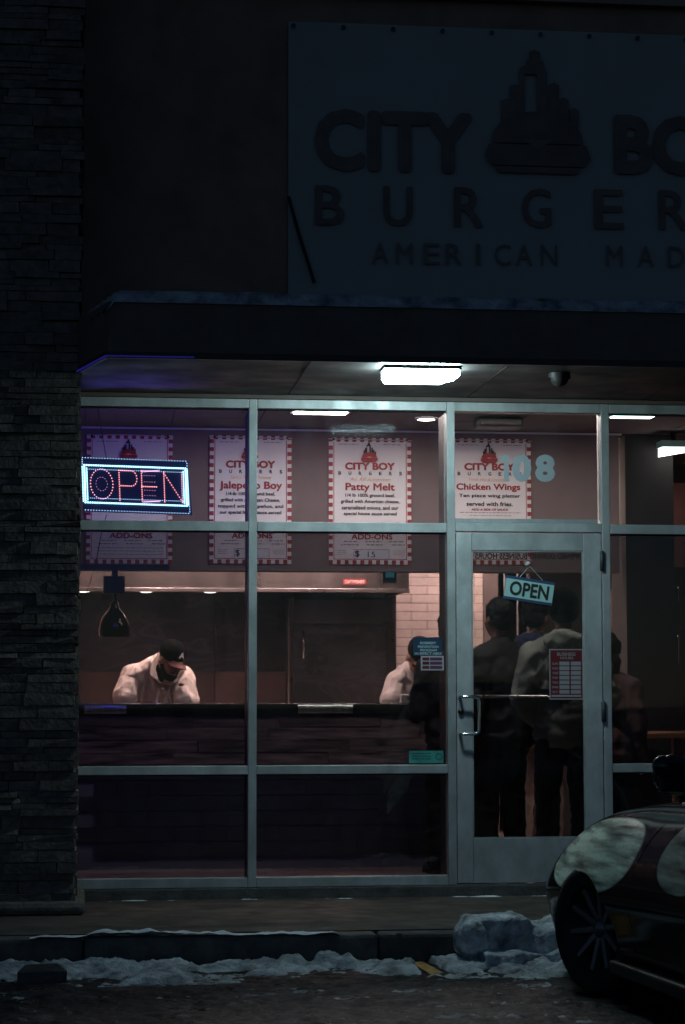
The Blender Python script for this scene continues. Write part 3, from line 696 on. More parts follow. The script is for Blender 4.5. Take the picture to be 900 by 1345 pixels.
Pp = seg((.345, .22), (.345, .79), 14)+seg((.345, .22), (.46, .22), 7)+[(.46+.055*math.sin(t), .365-.145*math.cos(t)) for t in [math.pi*k/8 for k in range(1, 8)]]+seg((.46, .51), (.36, .51), 6)
Ee = seg((.56, .22), (.56, .79), 14)+seg((.56, .51), (.70, .51), 9)
Nn = seg((.775, .22), (.775, .79), 14)+seg((.775, .24), (.945, .78), 13)
dots('letter_lights', [lp_(*p) for p in Pp+Ee+Nn+[o for o in O if .30 < o[1] < .68]], .0036, 'led_red')
dots('letter_tips', [lp_(*p) for p in [o for o in O if not .30 < o[1] < .68]+seg((.56, .21), (.72, .21), 9)+seg((.57, .235), (.73, .19), 9)+seg((.56, .79), (.72, .79), 9)+seg((.57, .815), (.73, .77), 9)+seg((.945, .22), (.945, .79), 14)], .0033, 'led_pink')
dots('spare_lights', [lp_(.175+.055*math.cos(t), .49+.13*math.sin(t)) for t in [2*math.pi*k/14 for k in range(14)]]+[lp_(u, v) for v in (.30, .42, .58, .68) for u in (.585, .61, .635, .66, .685)], .0016, 'led_pink')
MB().tube([at(128, 534, .2), at(140, 603, .2)], .0025, 5).tube([at(140, 676, .2), at(133, 702, .2), at(126, 740, .2), at(116, 772, .2), at(108, 800, .2), at(104, 816, .2)], .0025, 5).build('power_cord', 'rope', ls)

# ================================================================== DECALS & DOOR SIGNS
YG = .054
nm = thing('door_number', tuple(at(693, 632, YG)), 'pale vinyl number 108 on the transom glass over the door', 'number')
for s, a, b in (('0', 673, 698), ('8', 703, 729)):
    ptext(MB(), s, a, 597, b, 633, YG, bold=.055).build('digit', 'digit', nm)
pz_ = [at(*q, YG) for q in ((662, 632.5), (668.5, 632.5), (668.5, 597.5), (663, 597.5), (655, 602), (655, 607), (662, 604.5))]
MB().prism([(p.x, p.z) for p in pz_], YG-.0008, YG).build('digit', 'digit', nm)
rs = thing('security_sticker', tuple(at(563, 862, .0545)), 'navy robbery prevention sticker on the glass beside the door', 'sticker')
def pq(px0, py0, px1, py1, Y, Y1=None):
    a = at(px0, py1, Y); b = at(px1, py0, Y); return MB().box(a.x, b.x, Y, Y+.001, a.z, b.z)
pq(543, 838, 581, 861, .0542).build('sheet', 'sticker_navy', rs)
for s, a, b, y in (('ROBBERY', 552, 573, 843), ('PREVENTION', 549, 576, 848), ('PROGRAM', 552, 574, 852.6), ('IN EFFECT HERE', 545, 580, 857)):
    ptext(MB(), s, a, y-.1, b, y+3.1, .0525, bold=.02).build('lettering', 'sticker_ink', rs)
ps = thing('card_sticker', tuple(at(568, 880, .0545)), 'small white and purple card payment sticker on the glass', 'sticker')
pq(553, 861.5, 583, 880.5, .0536).build('sheet', 'sticker_grey', ps)
for y0, y1 in ((863.5, 867.5), (869, 873), (874.5, 878.5)):
    pq(555, y0, 564, y1, .0522).build('card_mark', 'hours_red' if y0 != 869 else 'ink', ps); pq(565, y0, 581, y1, .0522).build('card_mark', 'sticker_purple', ps)
gs = thing('green_sticker', tuple(at(560, 1001, .0545)), 'teal green rectangular sticker at the bottom of the window', 'sticker')
pq(537.5, 986, 582.5, 1002.5, .0540).build('sheet', 'sticker_green', gs)
k = at(576.5, 994, .052); MB().lathe([(.016, 0), (.021, 0), (.021, .001), (.016, .001)], 16, 'y', (k.x, .0522, k.z)).build('ring_mark', 'sticker_dgreen', gs)
for y in (989, 992.5, 996): pq(541, y, 566, y+1.2, .0526).build('text_line', 'sticker_dgreen', gs)

YD = .030
os_ = thing('hanging_open_sign', tuple(at(693, 776, YD-.01)), 'pale green and navy card sign reading OPEN hung crooked in the door', 'sign')
cc = at(693, 776, YD); T0 = Matrix.Translation(cc) @ Matrix.Rotation(R(8.5), 4, 'Y')
sc_ = (at(700, 776, YD).x-cc.x)/7
W2, H2 = 32*sc_, 15.2*sc_
def sb(x0, x1, z0, z1, y0, y1): m = MB(); m.M = T0; return m.box(x0, x1, y0, y1, z0, z1)
YO = -.052
sb(-W2, W2, -H2, H2, YO+.002, YO+.006).build('board', 'sign_navy', os_)
sb(-W2+.002, W2-.002, -H2+.016, H2-.018, YO, YO+.0018).build('panel', 'sign_teal', os_)
m = MB(); m.M = T0; letters(m, 'OPEN', -W2+.030, W2-.030, -H2+.028, H2-.028, YO-.0015, bold=.03).build('lettering', 'ink', os_)
hk = at(693.5, 744, YD); tl = T0 @ Vector((-W2*.45, YO+.004, H2)); tr = T0 @ Vector((W2*.5, YO+.004, H2))
MB().tube([tl, hk+Vector((0, YO, 0)), tr], .0016, 5).build('string', 'cord_white', os_)
MB().lathe([(.003, -.05), (.006, -.045), (.016, -.02), (.018, -.012)], 14, 'y', (hk.x, YD, hk.z+.012)).build('suction_cup', 'cord_white', os_, True)

hs = thing('opening_hours_sign', tuple(at(744, 886, YD-.004)), 'red and white opening hours sign stuck on the door glass', 'sign')
pq(722, 852.5, 766, 919, .0265).build('sheet', 'hours_white', hs)
pq(723.5, 854, 764.5, 917, .0252).build('field', 'hours_red', hs)
ptext(MB(), 'BUSINESS', 732, 857, 756, 861.5, .0235, bold=.02).build('lettering', 'hours_white', hs)
ptext(MB(), 'HOURS', 736, 862.5, 753, 866, .0235, bold=.02).build('lettering', 'hours_white', hs)
for k, s in enumerate(('SUN', 'MON', 'TUE', 'WED', 'THU', 'FRI', 'SAT')):
    y = 869+k*6.2
    ptext(MB(), s, 725.5, y+1.2, 733, y+4.2, .0235, bold=.02).build('lettering', 'hours_white', hs)
    pq(735, y, 748, y+5.0, .0238).build('time_slot', 'hours_white', hs); pq(750, y, 763, y+5.0, .0238).build('time_slot', 'hours_white', hs)
pq(724.5, 912.7, 763.5, 915.5, .0238).build('footer', 'hours_white', hs)

tb = thing('door_decal_band', tuple(at(694, 730, .04)), 'dark strip of reversed lettering across the top of the door glass', 'decal')
ptext(MB(), 'OPENED DURING BUSINESS HOURS', 624, 727, 766, 734, .042, bold=.03, mirror=True).build('lettering', 'ink', tb)

# ================================================================== COUNTER
CY = 2.0; CX0, CX1 = -.115, 2.62
ct = thing('service_counter', (1.25, 2.3, 0), 'long service counter faced with planks and black tiles under a steel edge', 'counter')
bx('body', 'grout_dark', ct, CX0, CX1-.01, CY+.014, CY+.55, .012, 1.07)
bx('top', 'counter_edge', ct, CX0, CX1+.02, CY+.012, CY+.62, 1.085, 1.141, bevel=.004)
bx('edge_strip', 'counter_edge', ct, CX0, CX1+.02, CY-.024, CY+.011, 1.073, 1.141, bevel=.005)
bx('steel_lip', 'steel_bright', ct, CX0, CX1+.02, CY-.022, CY+.06, 1.1415, 1.147, bevel=.002)
for e0, e1 in ((111, 166), (391, 463)):  # added greenish plates stand in for reflections on the counter edge
    gv_ = []; NG = 16
    for k in range(NG+1):
        X = at(e0+(e1-e0)*k/NG, 930, CY).x; w_ = .006*noise.noise(Vector((X*9, 1, 0)))
        gv_ += [(X, CY-.0255-.010*math.sin(math.pi*q/8)**.7-w_*math.sin(math.pi*q/8), 1.077+.060*q/8) for q in range(9)]
    MB().add(gv_, [(k*9+q, k*9+q+1, (k+1)*9+q+1, (k+1)*9+q) for k in range(NG) for q in range(8)]).build('glint_plate', 'glint_metal', ct, True)
rp = random.Random(5)
for k, (z0, z1) in enumerate(((.728, .806), (.809, .895), (.898, .982), (.985, 1.068))):
    x = CX0-rp.random()*.4
    while x < CX1-.02:
        x1 = min(x+rp.uniform(.6, 1.1), CX1-.012); xs = max(x, CX0)
        if x1-xs > .03: bx('plank', 'plank', ct, xs, x1-.004, CY-.008+rp.uniform(0, .010), CY+.0135, z0, z1, bevel=.002)
        x = x1
TH, TW = .105, .36
tlm = MB().box(-TW/2+.0025, TW/2-.0025, -.012, .001, -TH/2+.0025, TH/2-.0025).mesh('tile'); tlm.materials.append(MATS['tile_black'])
for k in range(7):
    z = .70-.008-k*(TH)-.02
    if z-TH/2 < .0: break
    for i in range(0, 9):
        X = CX0+.19+i*TW-(TW/2 if k % 2 else 0)
        if X-TW/2 < CX0-.05 or X+TW/2 > CX1: continue
        o = bpy.data.objects.new('tile', tlm); COL.objects.link(o); o.parent = ct; bo = BASE[ct.name]; o.location = (X-bo[0], CY+.0135-bo[1]-rp.uniform(0, .002), z-bo[2]); o.rotation_euler = (rp.uniform(-.004, .004), 0, rp.uniform(-.004, .004))
# ================================================================== KITCHEN
kb_ = thing('steel_splashback', (1.2, 4.8, 0), 'swirled stainless steel wall panels behind the cooks', 'wall panel')
xs = [-.12, 1.05, 2.2, at(521, 850, 4.8).x]
for i in range(3): bx('panel', 'steel_swirl', kb_, xs[i]+.002, xs[i+1]-.002, 4.80, 4.83, 1.392, 2.95, bevel=.003); bx('lower_panel', 'lit_steel', kb_, xs[i]+.002, xs[i+1]-.002, 4.803, 4.83, .012, 1.39, bevel=.003)
hd = thing('exhaust_hood', (1.1, 4.1, 2.0), 'long stainless exhaust hood with lamps hanging over the kitchen', 'exhaust hood')
hz = at(300, 776, 3.6).z; hx1_ = at(537, 770, 3.6).x
bx('front_panel', 'steel', hd, -.11, hx1_, 3.58, 3.61, hz, 2.75, bevel=.004)
bx('lip', 'steel', hd, -.11, hx1_, 3.55, 3.579, hz-.012, hz+.02, bevel=.004)
bx('end_panel', 'steel', hd, hx1_-.03, hx1_-.001, 3.612, 4.75, hz, 2.75)
bx('filter_bank', 'black_metal', hd, -.11, hx1_-.032, 4.4, 4.75, hz+.05, hz+.5)
bx('top_panel', 'steel', hd, -.11, hx1_-.032, 3.612, 4.75, 2.72, 2.75)
for px in (110, 192, 276):
    c = at(px, 776, 4.0); bx('lamp_tray', 'steel_bright', hd, c.x-.20, c.x+.20, 3.9, 4.1, hz+.02, hz+.03)
    MB().ell((c.x, 4.0, hz+.012), (.055, .055, .012)).build('bulb', 'hood_bulb', hd, True)
q = pq(451, 760.5, 481, 768, 3.545); 
hp = q.build('name_plate', 'red_plate', hd); ptext(MB(), 'CAPTIVEAIRE', 453, 762, 479, 766.5, 3.542, bold=.02).build('lettering', 'logo_white', hd)

cb = thing('steel_cooler', (2.2, 4.4, 0), 'tall dark stainless cooler with a bar handle', 'cooler')
k0, k1 = at(382, 850, 4.3).x, at(519, 850, 4.3).x; kz = at(450, 784, 4.3).z
bx('body', 'steel_back', cb, k0, k1, 4.33, 4.78, .012, kz, bevel=.006)
bx('door', 'steel_swirl', cb, k0+.02, k1-.06, 4.295, 4.329, .12, at(450, 822, 4.3).z, bevel=.006)
bx('control_panel', 'steel_back', cb, k0+.02, k1-.02, 4.30, 4.329, at(450, 819, 4.3).z, kz-.02, bevel=.004)
hx = at(399, 850, 4.25).x; h0, h1 = at(399, 864, 4.25).z, at(399, 829, 4.25).z
MB().tube([(hx, 4.295, h0), (hx, 4.25, h0), (hx, 4.25, h1), (hx, 4.295, h1)], .011, 8).build('handle', 'steel_bright', cb, True)
MB().tube([(k0-.02, 4.28, .9), (k0-.02, 4.28, at(380, 788, 4.28).z), (k0+.03, 4.28, at(380, 785, 4.28).z)], .010, 8).build('pipe', 'steel', cb, True)
# tiled wall
WY = 5.5
w0, w1 = at(519, 800, WY).x, at(634, 800, WY).x; wz0, wz1 = .9, 2.6
tw_ = thing('tiled_wall', ((w0+w1)/2, WY, 0), 'white painted brick wall at the back of the kitchen', 'wall')
bx('backing', 'grout', tw_, w0, w1, WY+.01, WY+.15, .012, 3.1)
bm2 = MB().box(-.137, .137, -.008, .009, -.0345, .0345).mesh('brick'); bm2.materials.append(MATS['tile_white'])
z = wz0; k = 0
while z < wz1:
    x = w0+.14-(.14 if k % 2 else 0)
    while x-.14 < w1:
        if x-.137 < w0 or x+.137 > w1:
            a = max(x-.137, w0); b = min(x+.137, w1)
            if b-a > .02: bx('brick', 'tile_white', tw_, a, b, WY-.008, WY+.009, z-.0345, z+.0345)
        else:
            o = bpy.data.objects.new('brick', bm2); COL.objects.link(o); o.parent = tw_; bo = BASE[tw_.name]; o.location = (x-bo[0], WY-bo[1]+rp.uniform(-.002, .002), z-bo[2])
        x += .28
    z += .075; k += 1
bx('jamb', 'mauve', tw_, w1+.001, w1+.13, WY-.05, WY+.15, .012, 2.6)
bx('pipe', 'cord_white', tw_, at(663, 800, 4.9).x-.006, at(663, 800, 4.9).x+.006, 4.9, 4.912, 1.5, 2.9); bx('pipe', 'cord_white', tw_, at(680, 800, 4.9).x-.006, at(680, 800, 4.9).x+.006, 4.9, 4.912, 1.4, 2.9)
bx('lit_patch_board', 'tile_white', tw_, at(700, 800, 6).x, at(780, 800, 6).x, 6.0, 6.03, at(700, 838, 6).z, at(700, 776, 6).z).name = 'lit_patch'  # pale sheet added to stand in for a lit patch at the back
# order screen under the bulkhead
os2 = thing('order_screen', tuple(at(512, 757, 2.45)), 'small blue order screen under the bulkhead', 'screen')
pq(503, 749, 521, 766, 2.40).build('case', 'black_plastic', os2); pq(506.5, 750.5, 518, 758.5, 2.396).build('display', 'screen', os2)
# heat lamp
HY = 2.25; hc = at(150.5, 800, HY)
hl = thing('heat_lamp', (hc.x, HY, 1.7), 'black bell shaped heat lamp hanging over the counter', 'lamp')
def hpx(px, py): return at(px, py, HY)
r_ = MB(); a = hpx(104, 747); b = hpx(222, 745)
r_.box(a.x, b.x, HY-.03, HY+.03, hpx(150, 749).z, hpx(150, 742).z).build('rail', 'black_metal', hl)
bx('bracket', 'black_metal', hl, hpx(147, 750).x, hpx(155, 750).x, HY-.02, HY+.02, hpx(150, 758).z, hpx(150, 749).z)
bx('junction_box', 'black_metal', hl, hpx(136, 760).x, hpx(164, 760).x, HY-.06, HY+.06, hpx(150, 780).z, hpx(150, 757).z, bevel=.004)
MB().lathe([(.012, hpx(150, 792).z), (.012, hpx(150, 779).z)], 12, c=(hc.x, HY, 0)).build('stem', 'black_metal', hl)
prof = [(20, 836), (20.6, 829), (20, 822), (18.4, 815.5), (15.5, 809.5), (11.5, 804.5), (8, 801), (6, 797), (6, 792), (3, 790)]
MB().lathe([((hpx(150+r, 820).x-hpx(150, 820).x), hpx(150, y).z) for r, y in prof], 32, c=(hc.x, HY, 0)).build('shade', 'lamp_black', hl, True)
# ceiling fittings
def panel(name, x0, x1, y0, y1, label, m='panel_light', z=3.1):
    t = thing(name, ((x0+x1)/2, (y0+y1)/2, z), label, 'light', 'ceiling lights inside')
    bx('trim', 'white_trim', t, x0-.02, x1+.02, y0-.02, y1+.02, z-.004, z+.001); bx('diffuser', m, t, x0, x1, y0, y1, z-.010, z-.0045)
def ceilpt(px, py, z=3.09): 
    d = _f + CR*((px-450)/FPX) + CU*((672.5-py)/FPX); return CAMP + d*((z-CAMP.z)/d.z)
a = ceilpt(388, 541); b = ceilpt(457, 541.5); panel('ceiling_light', a.x, b.x, a.y-.10, a.y+.12, 'narrow lit ceiling panel behind the window head, left of the canopy lamp', 'panel_light')
a = ceilpt(806, 547); panel('ceiling_light', a.x, a.x+.28, a.y-.05, a.y+.1, 'cool white ceiling panel right of the door transom', 'cool_strip')
c = ceilpt(560, 552); t = thing('downlight', (c.x, c.y, 3.1), 'round ceiling downlight shining behind the window pane', 'light')
MB().lathe([(.0, 3.094), (.058, 3.094), (.058, 3.104)], 20, c=(c.x, c.y, 0)).build('lens', 'panel_light', t); MB().lathe([(.06, 3.093), (.075, 3.093), (.075, 3.104)], 20, c=(c.x, c.y, 0)).build('trim', 'white_trim', t)
for X, Y, s in ((1.95, .72, 'ceiling panel above the counter window by the door'), (2.75, .75, 'ceiling panel just inside the entrance door'), (3.25, .72, 'ceiling panel inside, right of the entrance door')): panel('ceiling_light', X-.3, X+.3, Y-.12, Y+.12, s, 'panel_light')
for X, s in ((.55, 'warm ceiling panel above the cook in white'), (1.9, 'warm ceiling panel above the steel cooler')): panel('ceiling_light', X-.3, X+.3, 2.75, 3.15, s, 'kitchen_light', 3.09)
panel('ceiling_light', 2.95, 3.4, 4.6, 4.9, 'warm ceiling panel before the painted brick wall', 'kitchen_light', 3.09)
a = ceilpt(628, 549); b = ceilpt(690, 549)
sk = thing('ceiling_speaker', ((a.x+b.x)/2, a.y, 3.09), 'dark rounded box hung from the ceiling above the door', 'ceiling box')
bx('box', 'black_plastic', sk, a.x, b.x, a.y, a.y+.2, 3.03, 3.103, bevel=.02)
# glowing box added in place of a lamp reflected in the right window
dl = thing('reflected_lamp', tuple(at(890, 592, 2.2)), 'bright white glowing box standing in for a lamp reflected in the right window', 'light')
pts = [at(868.5, 588.5, 2.2), at(912, 588.5, 2.2), at(912, 591.5, 2.2), at(868.5, 599, 2.2)]
MB().prism([(p.x, p.z) for p in pts], 2.15, 2.28).build('diffuser', 'reflected_glow', dl); bx('housing', 'sign_teal', dl, pts[0].x-.01, pts[1].x+.02, 2.14, 2.29, pts[0].z+.003, pts[0].z+.05)
bx('bracket', 'black_metal', dl, pts[0].x+.08, pts[0].x+.11, 2.2, 2.23, pts[0].z+.051, 3.1)
# dining furniture
tb_ = thing('wooden_table', tuple(at(865, 1000, 1.6)), 'brown wooden table in the dining room right of the door', 'table')
ta, tc_ = at(818, 963, 1.6), at(905, 970, 1.6)
bx('top', 'wood', tb_, ta.x, ta.x+1.2, 1.55, 2.25, tc_.z, ta.z, bevel=.004)
for lx_, ly in ((ta.x+.05, 2.15), (at(884, 980, 1.62).x, 1.6), (ta.x+1.15, 1.6), (ta.x+1.15, 2.15)): bx('leg', 'wood', tb_, lx_, lx_+.07, ly, ly+.07, .012, tc_.z-.002)
sh = thing('wall_rack', tuple(at(885, 900, 3.3)), 'dark rack with thin rails and hooks in the dining room', 'rack')
for y0, y1 in ((772, 768), (828, 825), (936, 934)):
    a = at(853, y0, 3.3); b = at(910, y1, 3.3); MB().tube([a, b], .006, 6).build('rail', 'steel', sh)
for px, py, q in ((892, 772, 18), (892, 836, 36)):
    a = at(px, py, 3.3); b = at(px, py+q, 3.3); MB().tube([a, b], .005, 6).ell(a, (.014, .01, .014)).build('hook', 'steel', sh)
a = at(868, 1000, 3.35); b = at(915, 745, 3.35); bx('back_panel', 'dark_room', sh, a.x, b.x, 3.36, 3.4, .012, b.z)
bn_ = thing('tray_box', tuple(at(836, 950, 2.5)), 'low black box with a bright rim standing behind the table', 'box')
a = at(822, 962, 2.5); b = at(852, 943, 2.5); bx('box', 'black_plastic', bn_, a.x, b.x, 2.5, 2.7, a.z-.1, b.z); bx('rim', 'white_trim', bn_, a.x, b.x-.1, 2.49, 2.499, b.z-.006, b.z+.002)
for o_ in (bn_,): 
    bx('stand', 'black_plastic', bn_, a.x+.02, b.x-.02, 2.52, 2.68, .012, a.z-.101)

# ================================================================== PEOPLE
def head(mb, M):
    o = mb.M; mb.M = M
    mb.ell((0, -.012, .035), (.076, .097, .098)); mb.ell((0, .03, -.035), (.060, .066, .085)); mb.ell((0, .045, -.085), (.036, .04, .03))
    mb.cap((0, .088, .012), (0, .112, -.026), .010, .016); mb.ell((0, .080, .025), (.055, .02, .012)); mb.ell((0, .088, -.062), (.024, .013, .010))
    for s in (-1, 1): mb.ell((s*.078, -.008, -.012), (.010, .024, .034)); mb.ell((s*.038, .068, -.022), (.024, .024, .022))
    mb.M = o
def hand(mb, p, d, side, size=1.0):
    """palm and five curled fingers; p wrist, d pointing direction"""
    d = Vector(d).normalized(); up = Vector((0, 1, 0)) if abs(d.y) < .8 else Vector((0, 0, 1)); a = d.cross(up).normalized(); b = a.cross(d)
    P = lambda u, v, w_: Vector(p)+(a*u+d*v+b*w_)*size
    mb.cap(P(0, .0, 0), P(0, .05, 0), .030*size, .036*size)
    for i, (u, L) in enumerate(((-.030, .062), (-.010, .072), (.010, .068), (.030, .054))):
        q0 = P(u, .075, 0); q1 = P(u, .075+L*.6, .012); q2 = P(u, .075+L*.85, .038)
        mb.cap(q0, q1, .0095*size, .0088*size, 8); mb.cap(q1, q2, .0088*size, .0075*size, 8)
    mb.cap(P(-.032*side, .02, .01), P(-.058*side, .055, .03), .012*size, .010*size, 8); mb.cap(P(-.058*side, .055, .03), P(-.052*side, .085, .042), .010*size, .008*size, 8)

def standing(label, px, Y, top_py, face, M_, group='customers waiting inside the door', trousers='trousers_black', jacket='jacket_navy', skin='skin', headwear='hair', hood=None, arms='pocket', lean=0, wide=1.0, hoodm=None):
    zt = at(px, top_py, Y).z; s = zt/1.80; X = at(px, 850, Y).x
    B = Matrix.Translation((X, Y, .012)) @ Matrix.Rotation(face, 4, 'Z') @ Matrix.Diagonal((s*wide, s, s, 1))
    HM = B @ Matrix.Translation((0, .02+lean, 1.665))
    body = MB(); body.M = B
    body.cap((0, -.01, 1.44), (0, .012+lean, 1.58), .056, .052); body.ell((0, 0, 1.25), (.155, .105, .22)); body.cap((-.15, 0, 1.40), (.15, 0, 1.40), .06, .06)
    body.ell((0, 0, 1.02), (.14, .10, .16)); body.ell((0, 0, .92), (.155, .115, .12))
    sh_ = {}
    for q in (-1, 1):
        hip = (q*.088, 0, .9); kn = (q*.10, .015, .50); an = (q*.105, -.01, .09)
        body.cap(hip, kn, .08, .055); body.cap(kn, an, .052, .036); body.cap((q*.105, -.02, .05), (q*.115, .14, .035), .04, .032)
        S = (q*.185, 0, 1.395)
        if arms == 'pocket': E_ = (q*.255, -.06, 1.12); Wr = (q*.18, .10, .99)
        elif arms == 'down': E_ = (q*.245, -.03, 1.10); Wr = (q*.245, .05, .86)
        else: E_ = (q*.24, .02, 1.10); Wr = (q*.10, .24, 1.12)
        sh_[q] = (S, E_, Wr)
        body.cap(S, E_, .052, .042); body.cap(E_, Wr, .040, .030)
        hand(body, Wr, Vector(Wr)-Vector(E_), q)
    head(body, HM)
    o = blob('person', body, skin, None, .016, 2); tag(o, label, 'person', group)
    bb = (0, 0, 0); BASE[o.name] = bb
    J = MB(); J.M = B
    J.ell((0, 0, 1.24), (.185, .14, .25)); J.cap((-.16, 0, 1.395), (.16, 0, 1.395), .077, .077); J.ell((0, 0, 1.0), (.18, .145, .16)); J.ell((0, 0, .90), (.185, .148, .09)); J.cap((0, -.015, 1.42), (0, -.005, 1.49), .088, .075)
    for q in (-1, 1):
        S, E_, Wr = sh_[q]; J.cap(S, E_, .077, .066); e = Vector(E_).lerp(Vector(Wr), .88); J.cap(E_, e, .064, .048); J.cap(e, e+Vector((0, 0, -.002)), .052, .052)
    for q in (-1, 1): J.cap((q*.03, -.01, 1.455), (q*.165, 0, 1.40), .078, .074); J.cap((q*.15, 0, 1.34), (q*.13, 0, 1.12), .085, .08)
    blob('jacket', J, jacket, o, .011, 6, .019 if hood else .014, 1, len(label) % 17, (8, 7, 7.5))
    if hood:
        H = MB(); H.M = B; H.ell((0, -.085, 1.475), (.125, .085, .075)); H.cap((-.10, .0, 1.47), (.0, -.10, 1.50), .045, .05); H.cap((.10, .0, 1.47), (0, -.10, 1.50), .045, .05)
        H.cap((-.10, 0, 1.47), (-.06, .075, 1.43), .04, .03); H.cap((.10, 0, 1.47), (.06, .075, 1.43), .04, .03)
        blob('hood', H, hoodm or jacket, o, .011, 3, .014, 13, 3)
    Tt = MB(); Tt.M = B; Tt.ell((0, 0, .90), (.168, .13, .12))
    for q in (-1, 1):
        hip = (q*.088, 0, .87); kn = (q*.105, .015, .50); an = (q*.11, -.01, .075); Tt.cap(hip, kn, .095, .075); Tt.cap(kn, an, .074, .066)
    blob('trousers', Tt, trousers, o, .015, 2, .010, 8, 7, (1, 1, 1.6))
    for q in (-1, 1):
        F = MB(); F.M = B; F.cap((q*.107, -.03, .045), (q*.118, .15, .035), .048, .040); F.box(q*.11-.045, q*.11+.045, -.07, .18, -.008, .02); blob('shoe', F, 'shoe', o, .012, 2)
    Hh = MB(); Hh.M = HM
    if headwear == 'beanie':
        Hh.ell((0, -.012, .055), (.092, .110, .098)); Hh.cap((-.02, -.06, .0), (.02, -.06, .0), .07, .07); Hh.ell((0, -.03, .0), (.088, .088, .055)); blob('beanie', Hh, 'cap_black', o, .01, 3, .003, 25)
    elif headwear == 'long':
        Hh.ell((0, -.03, .045), (.098, .105, .105)); Hh.ell((0, -.06, -.06), (.10, .07, .12)); Hh.ell((0, -.05, -.15), (.09, .06, .08)); blob('hair', Hh, 'hair', o, .01, 2, .010, 16)
    else:
        Hh.ell((0, -.026, .048), (.088, .100, .098)); Hh.ell((0, -.055, .0), (.080, .062, .07)); blob('hair', Hh, 'hair', o, .01, 2, .008, 18)
    return o

standing('customer in a grey hooded sweatshirt and black beanie seen from behind', 741, .75, 778, R(-8), 0, jacket='hoodie_grey', headwear='beanie', hood=True, arms='pocket', wide=1.03)
standing('dark haired customer in a plain navy jacket behind the door glass', 657, 1.15, 789, R(28), 0, jacket='jacket_navy', headwear='hair', arms='down', wide=1.05)
standing('customer with blue hood and pale trousers half hidden behind the hanging sign', 703, 1.75, 786, R(-35), 0, jacket='jacket_navy', trousers='trousers_pale', hood=True, hoodm='hood_blue', arms='front', skin='skin')
standing('customer in a black coat standing at the counter behind the mullion', 592, 1.45, 806, R(12), 0, jacket='jacket_black', arms='front', skin='skin_b')
standing('long haired customer in a pink sweater beside the dining room', 799, 1.2, 836, R(-20), 0, jacket='sweater_pink', headwear='long', arms='down', trousers='trousers_black', wide=.95)

def A(px, py, Y): return at(px, py, Y)
